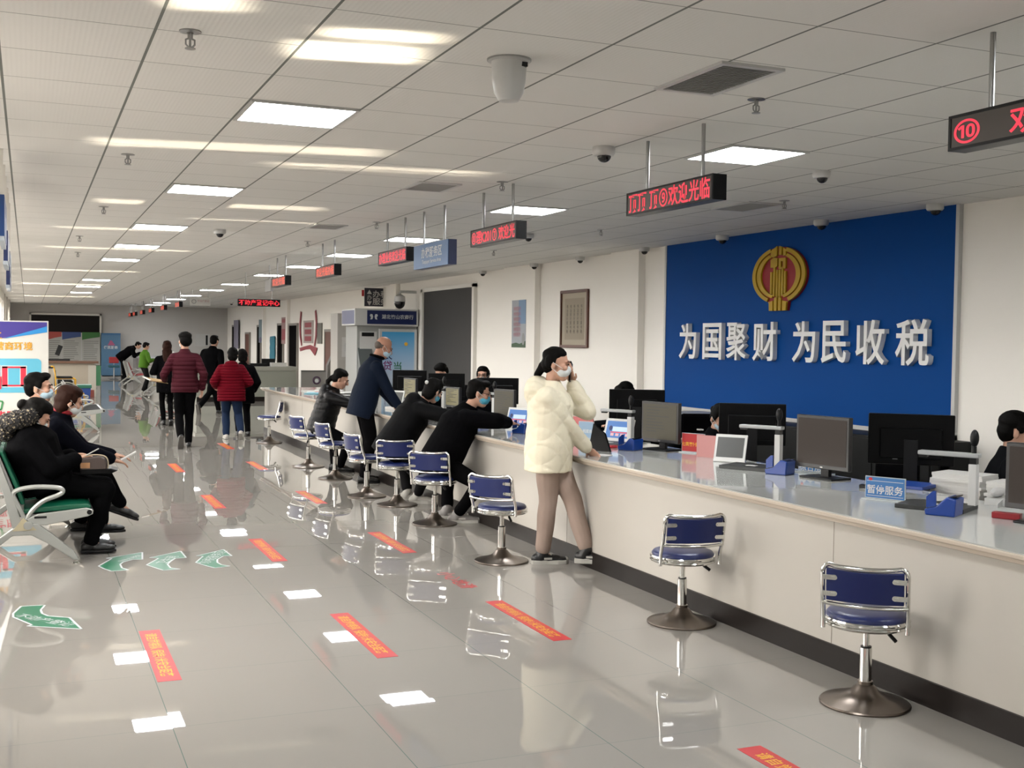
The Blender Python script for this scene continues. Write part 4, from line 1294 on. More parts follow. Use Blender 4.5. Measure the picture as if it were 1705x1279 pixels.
# information boards, roll-up banners, desk at the far left
t = thing('information_board', 'three-panel information board with red, blue and green heads', 'notice board', (1.72, 47.6, 0))
for i, (a, b, m) in enumerate(((-1.0, -.52, mat('head_red', (.42, .05, .035), .5)), (-.5, .18, mat('head_blue', (.02, .06, .22), .5)), (.22, .88, mat('head_green', (.03, .18, .03), .5)))):
    MB().bx((a, 0, .3), (b, .04, 1.78)).o('panel', mat('board_pale', (.44, .44, .41), .6), t)
    MB().prism([(a, 1.50), (a+(b-a)*.5, 1.57), (b, 1.62), (b, 1.80), (a, 1.80)], (0, -.012, 0), (1, 0, 0), (0, 0, 1), (0, .012, 0)).o('panel_head', m, t)
    q = MB()
    rr = random.Random(i)
    for k in range(15):
        w = (b-a)*rr.uniform(.55, .85)
        q.bx((a+(b-a)*.08, -.006, 1.44-.075*k), (a+(b-a)*.08+w, 0, 1.465-.075*k))
    q.o('text_lines', mat('line_grey', (.22, .22, .21), .6), t)
q = MB()
for x in (-.95, -.51, .2, .85):
    q.bx((x-.02, .04, 0), (x+.02, .08, 1.78))
q.o('posts', M_STEEL, t)
t = thing('roll_up_banner', 'pale blue roll-up banner against the far wall', 'banner', (3.0, 47.6, 0))
MB().bx((-.36, 0, .12), (.36, .03, 1.78)).o('sheet', mat('banner_sky', (.085, .21, .36), .6), t)
MB().bx((-.36, -.004, 1.70), (.36, 0, 1.78)).o('head_band', mat('banner_head', (.04, .16, .34), .6), t)
MB().prism([(-.12, 1.30), (.16, 1.30), (.04, 1.48), (-.02, 1.50)], (0, -.006, 0), (1, 0, 0), (0, 0, 1), (0, .005, 0)).o('pink_motif', mat('motif_pink', (.5, .12, .25), .6), t)
text('便民服务', .13, M_SIGNT, t, (0, -.008, 1.22), (1, 0, 0), (0, 0, 1), 0, .02)
MB().bx((-.38, -.06, .0), (.38, .1, .08)).o('base', M_STEEL, t)
t = thing('swivel_stool', 'stool with a red backrest and teal seat before the blue banner', 'stool', (3.05, 46.6, 0))
MB().bx((-.18, .05, .62), (.18, .1, .86)).o('backrest', mat('seat_red', (.40, .025, .03), .4), t, bevel=.02)
MB().bx((-.2, -.2, .46), (.2, .18, .54)).o('seat', mat('seat_teal', (.01, .10, .13), .4), t, bevel=.02)
MB().cyl((0, 0, .02), (0, 0, .47), .025).bx((-.015, .06, .5), (.015, .09, .7)).o('column', M_STEEL, t)
MB().lathe([(.2, 0), (.18, .02), (.03, .04)], n=24).o('base', M_STEEL, t)
t = thing('guide_desk', 'reception desk with a brown top and cream front at the far left', 'desk', (1.2, 33.0, 0))
MB().bx((-.85, 0, 0), (.46, .6, .90)).o('body', mat('desk_cream', (.44, .38, .30), .5), t)
MB().bx((-.95, -.1, .90), (.56, .7, .96)).o('top', mat('desk_brown', (.16, .075, .04), .4), t)
MB().bx((.30, -.02, 0), (.5, .5, .86)).o('white_end', mat('desk_end', (.56, .52, .44), .5), t)
MB().bx((.50, .0, .3), (.62, .5, .84)).o('green_side', mat('desk_green', (.04, .20, .08), .5), t)
t = thing('storage_bin', 'blue bin with a green lid in front of the far left desk', 'bin', (1.15, 28.6, 0))
MB().prism([(-.17, 0), (.17, 0), (.2, .42), (-.2, .42)], (0, -.2, 0), (1, 0, 0), (0, 0, 1), (0, .4, 0)).o('body', mat('bin_blue', (.01, .06, .28), .4), t)
MB().bx((-.22, -.22, .42), (.22, .22, .50)).o('lid', mat('bin_green', (.02, .16, .10), .4), t, bevel=.01)
t = thing('storage_bin', 'low red-brown crate before the far left desk', 'crate', (1.50, 32.6, 0))
MB().bx((-.13, -.1, 0), (.13, .1, .2)).o('body', mat('crate_red', (.25, .05, .03), .5), t, bevel=.01)
t = thing('monitor_stand', 'black desk monitor arm on the far left desk', 'monitor', (.75, 33.3, .96))
MB().box((.02, 0, .28), (.12, .05, .28), Matrix.Rotation(.35, 3, 'Y')).o('screen', M_BLACK, t)
MB().bx((-.25, -.1, 0), (.3, .1, .05)).o('base', M_BLACK, t)

# big roll-up sign at the left
t = thing('exit_banner', 'tall white banner with a red exit word on a light blue field', 'banner', (-.17, 15.0, 0))
MB().bx((-.40, 0, .05), (.40, .02, 1.79)).o('sheet', mat('banner_white', (.74, .73, .68), .5), t)
F0 = -.003
MB().prism([(-.385, 1.54), (-.05, 1.585), (.15, 1.65), (.385, 1.725), (.385, 1.775), (-.385, 1.775)], (0, F0, 0), (1, 0, 0), (0, 0, 1), (0, .003, 0)).o('purple_band', mat('banner_purple', (.055, .035, .30), .5), t)
MB().prism([(-.1, 1.572), (.385, 1.655), (.385, 1.727), (.15, 1.652), (-.05, 1.588)], (0, F0-.001, 0), (1, 0, 0), (0, 0, 1), (0, .003, 0)).o('blue_stripe', mat('banner_blue', (.02, .30, .72), .5), t)
M_ORG = mat('banner_orange', (.85, .42, .03), .5)
text('店小二', .105, M_ORG, t, (-.27, F0-.003, 1.61), (1, 0, 0), (0, 0, 1), 0, .02)
text('优化营商环境', .105, M_ORG, t, (-.09, F0-.003, 1.485), (1, 0, 0), (0, 0, 1), 0, .02)
rp = [(.27+.05*math.sin(a*PI/12), 1.285+.05*math.cos(a*PI/12)) for a in range(7)]
rp += [(.32-.0, 0.925), (-.40, .925), (-.40, 1.335)]
MB().prism(rp, (0, F0, 0), (1, 0, 0), (0, 0, 1), (0, .003, 0)).o('light_blue_field', mat('banner_cyan', (.12, .50, .68), .5), t)
M_BR = mat('banner_red', (.72, .02, .055), .5)
text('出', .33, M_PAPER, t, (-.26, F0-.002, 1.125), (1, 0, 0), (0, 0, 1), 0, .035, name='lettering_edge')
text('出', .33, M_BR, t, (-.26, F0-.004, 1.125), (1, 0, 0), (0, 0, 1), 0, .02)
k = MB()
k.bx((-.115, F0-.003, 1.00), (-.055, F0, 1.24)).bx((.09, F0-.003, 1.00), (.15, F0, 1.24)).bx((-.115, F0-.003, 1.22), (.15, F0, 1.24)).bx((-.115, F0-.003, 1.00), (.15, F0, 1.02))
k.o('lettering', M_BR, t)
k = MB()
for a, b in (((-.125, .99), (-.115, 1.25)), ((.15, .99), (.16, 1.25)), ((-.115, 1.24), (.15, 1.25)), ((-.115, .99), (.15, 1.0)), ((-.055, 1.02), (-.047, 1.22)), ((.082, 1.02), (.09, 1.22))):
    k.bx((a[0], F0-.002, a[1]), (b[0], F0, b[1]))
k.o('lettering_edge', M_PAPER, t)
text('皆服务', .13, M_BR, t, (.0, F0-.002, .645), (1, 0, 0), (0, 0, 1), 0, .02)
text('言行', .09, M_GREYP, t, (-.26, F0-.002, .63), (1, 0, 0), (0, 0, 1))
text('我的', .09, M_GREYP, t, (-.26, F0-.002, .50), (1, 0, 0), (0, 0, 1))
text('都是环境', .12, M_BR, t, (.06, F0-.002, .50), (1, 0, 0), (0, 0, 1), 0, .02)
q = MB()
Rz = Matrix.Rotation(.2, 3, 'Y')
for a, b in (((-.06, -.05), (-.04, .05)), ((.04, -.05), (.06, .05)), ((-.05, .04), (.05, .06)), ((-.05, -.06), (.05, -.04))):
    c = Rz @ Vector(((a[0]+b[0])/2, 0, (a[1]+b[1])/2))
    q.box((c.x-.165, F0-.001, c.z+.78), (b[0]-a[0], .003, b[1]-a[1]), Rz)
q.o('green_square', mat('banner_green', (.06, .30, .10), .5), t)
MB().bx((-.42, -.1, 0), (.42, .12, .06)).o('base', M_STEEL, t, bevel=.01)
t = thing('bright_strip_post', 'slim chrome post added for the bright strip at the left picture edge', 'stand-in post', (-.30, 12.6, 0))  # added post imitating the bright strip of a sunlit window gap
MB().cyl((0, 0, .02), (0, 0, .93), .022, n=16).o('post', M_CHROME, t, smooth=True)
MB().lathe([(.15, 0), (.15, .015), (.03, .03)], n=28).o('foot', M_CHROME, t, smooth=True)

# ---------------------------------------------------------------- waiting benches
M_FRAMEP = mat('bench_silver_paint', (.52, .53, .50), .35, .35)
M_TRI = mat('bench_cream_triangle', (.62, .54, .36), .45)
def smooth_path(pts, n=6):
    P = [Vector(p) for p in pts]
    out = []
    for i in range(len(P)-1):
        p0, p1, p2, p3 = P[max(i-1, 0)], P[i], P[i+1], P[min(i+2, len(P)-1)]
        for k in range(n):
            s = k/n
            out.append(.5*((2*p1)+(p2-p0)*s+(2*p0-5*p1+4*p2-p3)*s*s+(3*p1-p0-3*p2+p3)*s*s*s))
    out.append(P[-1])
    return out
def bench(name, label, loc, pads, seats=3, L=1.66, steel=False):
    """tandem seats facing +x; y runs along the bench, near end at y=0"""
    t = thing(name, label, 'bench', loc)
    w = L/seats
    def end(y, nm):
        e = thing_part(nm, t, (0, y, 0))
        f = MB()
        # leg casting: two feet and the hub, in the x-z plane
        f.prism([(-.02, .30), (.06, .30), (.16, .22), (.30, .09), (.335, .03), (.30, .03), (.13, .155), (.02, .22), (-.10, .22), (-.30, .06), (-.36, .05), (-.25, .16), (-.10, .27)], (0, -.02, 0), (1, 0, 0), (0, 0, 1), (0, .04, 0))
        # seat bracket out to the front and back upright
        f.prism([(-.02, .33), (.06, .365), (.38, .395), (.425, .38), (.425, .35), (.39, .335), (.12, .285), (.05, .285)], (0, -.015, 0), (1, 0, 0), (0, 0, 1), (0, .03, 0))
        f.prism([(-.10, .27), (-.03, .27), (-.09, .48), (-.20, .80), (-.235, .80), (-.15, .48)], (0, -.015, 0), (1, 0, 0), (0, 0, 1), (0, .03, 0))
        f.o('leg_casting', M_FRAMEP, t, bevel=.006, loc=(0, y, 0))
        MB().prism([(-.03, .345), (.055, .255), (-.10, .255)], (0, -.0235, 0), (1, 0, 0), (0, 0, 1), (0, .047, 0)).o('triangle_plate', M_TRI, t, loc=(0, y, 0))
        q = MB().cyl((.40, -.018, .365), (.40, .018, .365), .017, n=16)
        q.bx((.04, -.0165, .335), (.12, .0165, .35))
        q.o('end_cap', M_BLACK, t, loc=(0, y, 0))
        for x in (.315, -.345):
            MB().lathe([(.028, 0), (.028, .008), (.012, .02), (.012, .05)], (x, y, 0), n=20).o('foot', M_CHROME, t, smooth=True)
        a = smooth_path([(-.02, 0, .325), (-.06, 0, .42), (-.095, 0, .50), (-.07, 0, .535), (.02, 0, .553), (.12, 0, .552), (.205, 0, .54), (.225, 0, .515), (.19, 0, .49), (.10, 0, .455), (.03, 0, .395), (-.01, 0, .33)], 5)
        MB().tube(a, .0165, n=8).o('armrest', M_FRAMEP, t, smooth=True, loc=(0, y, 0))
    end(0, 'end')
    end(L, 'end')
    MB().cyl((0, -.03, .29), (0, L+.03, .29), .03, n=14).o('beam', M_FRAMEP, t, smooth=True)
    for k in range(seats):
        y0, y1 = k*w+.015, (k+1)*w-.015
        s = MB().prism([(-.06, .36), (.05, .362), (.39, .385), (.42, .378), (.43, .365), (.40, .362), (.05, .345), (-.06, .345)], (0, y0, 0), (1, 0, 0), (0, 0, 1), (0, y1-y0, 0))
        s.o('seat_shell', M_STEEL, t)
        s = MB().prism([(-.06, .40), (-.045, .40), (-.10, .56), (-.20, .83), (-.215, .83), (-.12, .56)], (0, y0, 0), (1, 0, 0), (0, 0, 1), (0, y1-y0, 0))
        s.o('back_shell', M_STEEL, t)
        if steel:
            q = MB()
            for j in range(9):
                yy = y0+.03+j*(y1-y0-.06)/8
                q.box((.18, yy, .3745), (.36, .012, .006), Matrix.Rotation(-.065, 3, 'Y'))
            q.o('seat_slots', mat('slot_dark', (.06, .06, .06), .6), t)
        if pads:
            MB().prism([(-.03, .365), (.38, .388), (.41, .382), (.415, .40), (.39, .418), (.30, .422), (.05, .405), (-.03, .395)], (0, y0+.01, 0), (1, 0, 0), (0, 0, 1), (0, y1-y0-.02, 0)).o('seat_pad', pads, t, bevel=.008)
            MB().prism([(-.045, .43), (-.02, .43), (-.06, .56), (-.16, .80), (-.185, .81), (-.09, .56)], (0, y0+.01, 0), (1, 0, 0), (0, 0, 1), (0, y1-y0-.02, 0)).o('back_pad', pads, t, bevel=.008)
    return t
def thing_part(n, t, loc):
    return None
bench('waiting_bench', 'silver three-seat waiting bench with green pads, under the seated visitors', (0, 8.62, 0), M_GREENV)
bench('waiting_bench', 'bare steel waiting bench before the wheelchair, beyond the seated visitors', (.78, 20.5, 0), None, steel=True)
bench('waiting_bench', 'distant bare steel waiting bench beyond the wheelchair', (.80, 29.6, 0), None, steel=True)
M_REDS = mat('red_seat', (.46, .02, .03), .35)
bench('waiting_bench', 'red padded waiting bench beside the bending man in the far hall', (3.2, 39.4, 0), M_REDS)
bench('waiting_bench', 'red padded waiting bench behind the youngster in the green vest', (3.35, 32.2, 0), M_REDS)

# wheelchair with a yellow and black frame, seen from its side
t = thing('wheelchair', 'wheelchair with a black and yellow frame and pale tyres', 'wheelchair', (.72, 27.0, 0))
M_YELF = mat('wheelchair_yellow', (.72, .38, .012), .4)
M_TYRE = mat('pale_tyre', (.46, .45, .38), .6)
for s in (-1, 1):
    yy = s*.28
    MB().tube([(.05+.30*math.cos(a*PI/18), yy, .60+.30*math.sin(a*PI/18)) for a in range(36)], .017, n=8, closed=True).o('tyre', M_TYRE, t, smooth=True)
    h = MB().tube([(.05+.26*math.cos(a*PI/18), yy+s*.03, .60+.26*math.sin(a*PI/18)) for a in range(36)], .007, n=6, closed=True)
    for a in range(10):
        w = a*PI/5
        h.cyl((.05, yy, .60), (.05+.29*math.cos(w), yy, .60+.29*math.sin(w)), .004, n=5)
    h.cyl((.05, yy-.03, .60), (.05, yy+.03, .60), .03, n=12)
    h.o('wheel_rim', M_STEEL, t)
    MB().tube([(.42+.09*math.cos(a*PI/8), yy, .39+.09*math.sin(a*PI/8)) for a in range(16)], .016, n=6, closed=True).cyl((.42, yy, .39), (.42, yy, .48), .01, n=8).o('caster', M_TYRE, t, smooth=True)
    MB().tube(smooth_path([(-.28, yy, 1.22), (-.20, yy, 1.22), (-.17, yy, 1.0), (-.15, yy, .62)]), .014, n=8).tube(smooth_path([(-.17, yy, .98), (.20, yy, .98), (.24, yy, .90), (.24, yy, .72), (.40, yy, .66), (.46, yy, .40), (.55, yy, .38)]), .014, n=8).cyl((-.15, yy, .72), (.38, yy, .72), .014).o('side_frame', M_YELF, t, smooth=True)
    MB().bx((-.12, yy-.012, .75), (.18, yy+.012, .94)).o('side_guard', M_BLACK, t)
    MB().bx((-.14, yy-.03, .985), (.18, yy+.03, 1.02)).o('armrest', M_BLACK, t, bevel=.01)
    MB().cyl((-.32, yy, 1.22), (-.22, yy, 1.22), .02, n=10).o('push_handle', M_BLACK, t)
MB().bx((-.14, -.26, .70), (.34, .26, .74)).o('seat', M_BLACK, t, bevel=.01)
MB().bx((-.19, -.26, .74), (-.16, .26, 1.16)).o('backrest', M_BLACK, t, bevel=.01)
MB().bx((.50, -.2, .34), (.66, .2, .36)).o('footrest', M_BLACK, t)
for c in list(t.children):
    for v in ([] if c.data is None else c.data.vertices):
        v.co.z -= .283
# ---------------------------------------------------------------- people
def V(*a):
    return Vector(a)
def ik(a, c, l1, l2, pole):
    """middle joint of a two-bone limb from a to c, bending towards pole"""
    a, c = Vector(a), Vector(c)
    d = c-a
    L = d.length
    if L > (l1+l2)*.998:
        c = a+d*((l1+l2)*.998/L)
        d = c-a
        L = d.length
    d.normalize()
    x = (l1*l1-l2*l2+L*L)/(2*L)
    h = math.sqrt(max(l1*l1-x*x, 0))
    p = Vector(pole)
    p = p-d*p.dot(d)
    if p.length < 1e-4:
        p = d.orthogonal()
    p.normalize()
    return a+d*x+p*h, c

def add_hand(mb, w, d, pn, side, s, curl=.35):
    """palm, four jointed fingers and a thumb; w wrist, d pointing direction, pn palm normal, side = thumb direction"""
    d = d.normalized()
    pn = (pn-d*pn.dot(d)).normalized()
    sd = d.cross(pn)
    if sd.dot(side) < 0:
        sd = -sd
    R = Matrix((sd, d, pn)).transposed()
    mb.ell(w+d*.05*s, (.041*s, .056*s, .0165*s), 14, R)
    mb.ell(w+d*.075*s+sd*.0*s, (.042*s, .022*s, .0135*s), 12, R)
    capsule(mb, w-d*.03*s, w+d*.02*s, .026*s, .026*s, 10)
    for off, ln, cu in ((.030, .066, .8), (.010, .076, .9), (-.011, .071, 1.0), (-.030, .055, 1.15)):
        p = w+d*.088*s+sd*off*s
        a = curl*cu*.5
        r = .0088*s
        dd = (d+sd*off*2.2).normalized()
        for seg, rr in ((.45, .0086), (.30, .0078), (.25, .007)):
            v = (dd*math.cos(a)+pn*math.sin(a)).normalized()
            q = p+v*ln*seg*s
            capsule(mb, p, q, r, rr*s, 8)
            r = rr*s
            p = q
            a += curl*cu
    p = w+d*.03*s+sd*.032*s
    a = (d*.62+sd*.75+pn*.25).normalized()
    q = p+a*.038*s
    capsule(mb, p-a*.012*s, q, .0125*s, .0098*s, 8)
    b = (d*.9+sd*.25+pn*.35).normalized()
    capsule(mb, q, q+b*.030*s, .0098*s, .0078*s, 8)

def quilt(pitch, amp, diag=False):
    def f(co, no):
        z = co[:, 2]
        h = np.abs(np.sin(PI*z/pitch))**.6
        if diag:
            x = co[:, 0]+co[:, 1]
            h = np.minimum(np.abs(np.sin(PI*(z+x*.8)/pitch)), np.abs(np.sin(PI*(z-x*.8)/pitch)))**.6
        return amp*(h-.7)
    return f
def wrinkle(amp, sc=9.0):
    def f(co, no):
        p = co*sc
        return amp*(np.sin(p[:, 2]*2.3+1.7*np.sin(p[:, 0]*1.3+p[:, 1]))*.6+np.sin(p[:, 0]*1.9+p[:, 2]*1.1)*.4)
    return f

def person(label, base, F, pel, neck, head, look, wL=None, wR=None, aL=None, aR=None, s=.95, vox=.008,
           coat=None, coat_name='jacket', hem=.06, bulk=1.1, hsc=1.06, sneaker=False, tr=None, sh=None, sole=None, skin=None, hair=None, style='short', mask=None,
           eL=None, eR=None, kL=None, kR=None, tL=None, tR=None, hdL=None, hdR=None, pnL=None, pnR=None, hood=None, collar=None,
           quil=None, hips=1.0, sit=False, hup=None, curl=.35, shoulder=1.0, group=None, tw=1.0, wide=1.0, hcurlL=None):
    """One figure. All points are offsets from base=(x, y); z is height above the floor.
    F facing, pel hip centre, neck base of neck, head centre, look gaze, w* wrists, a* ankles,
    e*/k* which way elbows and knees bend, t* toes, hd* hands."""
    t = thing('person', label, 'person', (base[0], base[1], 0), 0, group)
    skin = skin or M_SKIN
    F = Vector((F[0], F[1], 0)).normalized()
    R = Vector((F.y, -F.x, 0))
    pel, neck, head = Vector(pel), Vector(neck), Vector(head)
    U = (neck-pel).normalized()
    B = R.cross(U).normalized()      # chest front... R x U points to the back or front
    if B.dot(F) < 0:
        B = -B
    look = Vector(look).normalized()
    hu = (Vector(hup) if hup else Vector((0, 0, 1)))
    if not hup:
        hu = (hu*.75+U*.25)
    hr = look.cross(hu).normalized()
    hu = hr.cross(look).normalized()
    # limbs
    shw = .165*s*shoulder
    spine = (neck-pel).length
    sL = neck-U*.085*s-R*shw
    sR = neck-U*.085*s+R*shw
    hL = pel-R*.085*s*hips
    hR = pel+R*.085*s*hips
    wL = Vector(wL) if wL else sL+V(0, 0, -.50*s)+F*.05-R*.04
    wR = Vector(wR) if wR else sR+V(0, 0, -.50*s)+F*.05+R*.04
    eLp, wL = ik(sL, wL, .285*s, .255*s, eL or (-F*.8-R*.5+V(0, 0, -.5)))
    eRp, wR = ik(sR, wR, .285*s, .255*s, eR or (-F*.8+R*.5+V(0, 0, -.5)))
    aL = Vector(aL) if aL else hL*1.0+V(0, 0, 0)
    aR = Vector(aR) if aR else hR*1.0+V(0, 0, 0)
    kLp, aL = ik(hL, aL, .43*s, .42*s, kL or F)
    kRp, aR = ik(hR, aR, .43*s, .42*s, kR or F)
    hdL = Vector(hdL).normalized() if hdL else (wL-eLp).normalized()
    hdR = Vector(hdR).normalized() if hdR else (wR-eRp).normalized()
    pnL = Vector(pnL) if pnL else (R*.6+V(0, 0, -.4) if abs(hdL.z) > .6 else V(0, 0, -1)+R*.1)
    pnR = Vector(pnR) if pnR else (-R*.6+V(0, 0, -.4) if abs(hdR.z) > .6 else V(0, 0, -1)-R*.1)
    tLv = Vector(tL).normalized() if tL else F
    tRv = Vector(tR).normalized() if tR else F
    HM = Matrix((hr, look, hu)).transposed()
    bs = s
    def hp(x, y, z):
        return head+HM @ V(x, y, z)*bs*hsc
    # --- body: one continuous surface
    m = MB()
    m.ell(hp(0, -.012, .030), (.076*s, .093*s, .088*s), 20, HM)
    m.ell(hp(0, .020, -.030), (.064*s, .074*s, .088*s), 18, HM)
    m.ell(hp(0, .048, -.088), (.040*s, .038*s, .030*s), 14, HM)
    m.ell(hp(0, .074, .022), (.050*s, .018*s, .013*s), 12, HM)
    for q in (-1, 1):
        m.ell(hp(q*.036, .062, -.022), (.026*s, .026*s, .024*s), 12, HM)
        m.ell(hp(q*.079, -.008, -.016), (.010*s, .020*s, .032*s), 12, HM)
    capsule(m, hp(0, .088, .010), hp(0, .104, -.028), .010*s, .0155*s, 10)
    m.ell(hp(0, .083, -.062), (.024*s, .012*s, .008*s), 10, HM)
    m.ell(hp(0, .081, -.074), (.020*s, .012*s, .008*s), 10, HM)
    capsule(m, neck-U*.03*s, hp(0, -.022, -.06), .056*s, .050*s, 14)
    loft(m, [(pel-U*.06*s, R*.10*s, B*.07*s), (pel, R*.12*s, B*.085*s), (pel+U*spine*.42, R*.125*s, B*.09*s), (pel+U*spine*.75, R*.15*s, B*.10*s), (pel+U*spine*.92, R*.13*s, B*.075*s), (neck+U*.01, R*.055*s, B*.055*s)])
    for sp_, ep, wp in ((sL, eLp, wL), (sR, eRp, wR)):
        capsule(m, sp_, ep, .050*s, .037*s)
        capsule(m, ep, wp, .038*s, .025*s)
    for a, k, c in ((hL, kLp, aL), (hR, kRp, aR)):
        capsule(m, a, k, .078*s, .052*s)
        capsule(m, k, c, .052*s, .034*s)
    for a, tv in ((aL, tLv), (aR, tRv)):
        capsule(m, a-V(0, 0, .02*s), a+tv*.09*s-V(0, 0, .05*s), .030*s, .020*s)
    add_hand(m, wL, hdL, pnL, R if pnL.z < -.3 else F, s, curl if hcurlL is None else hcurlL)
    add_hand(m, wR, hdR, pnR, -R if pnR.z < -.3 else F, s, curl)
    blob('body', m, vox, skin, t, 3)
    # eyes and brows
    for q in (-1, 1):
        MB().ell(hp(q*.032, .0865, .004), (.0145*s, .006*s, .0065*s), 10, HM).o('eye', M_EYE, t, smooth=True)
        e = MB()
        capsule(e, hp(q*.016, .094, .021), hp(q*.048, .082, .024), .0042*s, .003*s, 8)
        e.o('eyebrow', hair or M_HAIR, t, smooth=True)
    vc = vox*1.25
    # --- coat
    if coat:
        k = bulk*s
        m = MB()
        down = -U if not sit else -U
        rings = [(pel-U*hem, R*.182*k*wide, B*.140*k), (pel+U*.02, R*.182*k*wide, B*.145*k), (pel+U*spine*.4, R*.166*k*wide, B*.135*k), (pel+U*spine*.72, R*.178*k, B*.138*k),
                 (pel+U*spine*.88, R*.165*k, B*.108*k), (neck-U*.012, R*.085*k, B*.082*k), (neck+U*.05*s, R*.064*s*1.1, B*.066*s*1.1)]
        loft(m, rings, 24)
        for sp_, ep, wp in ((sL, eLp, wL), (sR, eRp, wR)):
            capsule(m, sp_, ep, .066*k, .056*k)
            capsule(m, neck-U*.055*s, sp_+U*.012*s, .058*k, .058*k)
            capsule(m, ep, wp-(wp-ep).normalized()*.02, .056*k, .044*k)
        if hood:
            hs = s*float(hood)
            c = neck-B*.085*hs-U*.035*s
            m.ell(c, (.135*hs, .085*hs, .10*hs), 16, Matrix((R, B, U)).transposed())
            m.ell(c-U*.07*s-B*.02*s, (.11*s, .06*s, .10*s), 16, Matrix((R, B, U)).transposed())
        o = blob(coat_name, m, vc, coat, t, 5, quil or wrinkle(.004*s))
        if collar:
            q = MB()
            q.tube([neck+U*.045*s+(R*math.cos(a*PI/10)*.072*s+B*math.sin(a*PI/10)*.074*s)+B*.01*s for a in range(20)], .020*s, n=8, closed=True)
            blob('collar', q, vc, collar, t, 3)
    # --- trousers
    if tr:
        m = MB()
        loft(m, [(pel-U*.09*s, R*.14*s*tw, B*.105*s*tw), (pel, R*.172*s, B*.13*s), (pel+U*.13*s, R*.150*s, B*.112*s)])
        for a, kn, c in ((hL, kLp, aL), (hR, kRp, aR)):
            capsule(m, a, kn, .093*s*tw, .068*s*tw)
            capsule(m, kn, c+(kn-c).normalized()*(.045 if sneaker else .014)*s, .068*s*tw, .057*s*tw)
        blob('trousers', m, vc, tr, t, 5, wrinkle(.005*s, 11))
    # --- shoes
    for a, tv in ((aL, tLv), (aR, tRv)):
        flat = Vector((tv.x, tv.y, 0))
        if flat.length < .1:
            flat = F
        sd = tv.cross(V(0, 0, 1))
        if sd.length < .1:
            sd = R
        sd.normalize()
        un = sd.cross(tv).normalized()
        SM = Matrix((sd, tv, un)).transposed()
        s = bs*(1.13 if sneaker else 1.0)
        m = MB()
        o0 = a-un*.045*s
        m.ell(o0-tv*.035*s, (.038*s, .050*s, .040*s), 14, SM)
        m.ell(o0+tv*.06*s-un*.004*s, (.043*s, .085*s, .034*s), 16, SM)
        m.ell(o0+tv*.13*s-un*.010*s, (.044*s, .052*s, .026*s), 14, SM)
        capsule(m, o0-tv*.02*s, a-un*.0*s, .042*s, .044*s)
        so = blob('shoe', m, min(vox, .008), sh or M_SHOEB, t, 3)
        q = MB()
        pr = [(-.082, -.028), (-.078, .03), (-.03, .036), (.03, .034), (.10, .045), (.16, .040), (.185, .012), (.18, -.02), (.15, -.042), (.08, -.044), (.0, -.036), (-.06, -.036)]
        q.prism([(x*s, y*s*(1.1 if sneaker else 1)) for x, y in pr], o0-un*.043*s, tv, sd, un*(.034 if sneaker else .020)*s)
        q.o('sole', sole or M_BLACK, so, bevel=.004)
        if sneaker:
            q = MB()
            for k in range(4):
                q.box(o0+tv*(.035+.02*k)*s+un*(.034-.006*k)*s, (.042*s, .008*s, .006*s), SM)
            q.ell(o0+tv*.165*s-un*.004*s, (.030*s, .020*s, .014*s), 12, SM)
            for x in (-1, 1):
                q.box(o0+tv*.03*s+sd*x*.040*s+un*.004*s, (.006*s, .055*s, .013*s), SM)
            q.o('laces_and_trim', sole or M_SHOEW, so)
    s = bs
    # --- hair
    H = hair or M_HAIR
    m = MB()
    if style == 'bald':
        m.ell(hp(0, -.060, -.004), (.072*s, .052*s, .050*s), 16, HM)
        for q in (-1, 1):
            m.ell(hp(q*.066, -.02, -.005), (.014*s, .035*s, .026*s), 12, HM)
    else:
        m.ell(hp(0, -.024, .048), (.083*s, .098*s, .080*s), 20, HM)
        m.ell(hp(0, -.052, -.002), (.080*s, .066*s, .080*s), 18, HM)
        if style == 'short':
            m.ell(hp(0, .040, .088), (.064*s, .050*s, .034*s), 14, HM)
            for q in (-1, 1):
                m.ell(hp(q*.072, .012, .022), (.014*s, .030*s, .034*s), 12, HM)
        if style == 'tuft':
            m.ell(hp(.01, .030, .098), (.066*s, .050*s, .034*s), 14, HM)
            m.ell(hp(0, -.02, .080), (.100*s, .098*s, .066*s), 16, HM)
            m.ell(hp(0, -.055, .01), (.094*s, .072*s, .085*s), 16, HM)
        if style == 'pony':
            m.ell(hp(0, -.012, .070), (.080*s, .084*s, .056*s), 16, HM)
            for q in (-1, 1):
                m.ell(hp(q*.070, -.035, .012), (.016*s, .044*s, .055*s), 12, HM)
        if style in ('bob', 'long', 'bun'):
            m.ell(hp(0, .0, .075), (.080*s, .085*s, .056*s), 16, HM)
            for q in (-1, 1):
                m.ell(hp(q*.070, -.012, .015), (.017*s, .058*s, .060*s), 12, HM)
        if style == 'bob':
            m.ell(hp(0, -.045, -.05), (.092*s, .062*s, .085*s), 16, HM)
            m.ell(hp(0, -.03, .02), (.098*s, .085*s, .10*s), 16, HM)
        if style == 'long':
            m.ell(hp(0, -.05, -.06), (.086*s, .060*s, .11*s), 16, HM)
            c = neck-B*.085*s
            capsule(m, hp(-.04, -.06, -.08), c-R*.05*s-U*.16*s-B*.02*s, .055*s, .045*s)
            capsule(m, hp(.04, -.06, -.08), c+R*.05*s-U*.16*s-B*.02*s, .055*s, .045*s)
            capsule(m, hp(0, -.07, -.08), c-U*.20*s-B*.03*s, .06*s, .035*s)
        if style == 'pony':
            capsule(m, hp(0, -.10, -.02), hp(0, -.13, -.09), .032*s, .030*s)
            capsule(m, hp(0, -.13, -.09), hp(0, -.10, -.20), .030*s, .018*s)
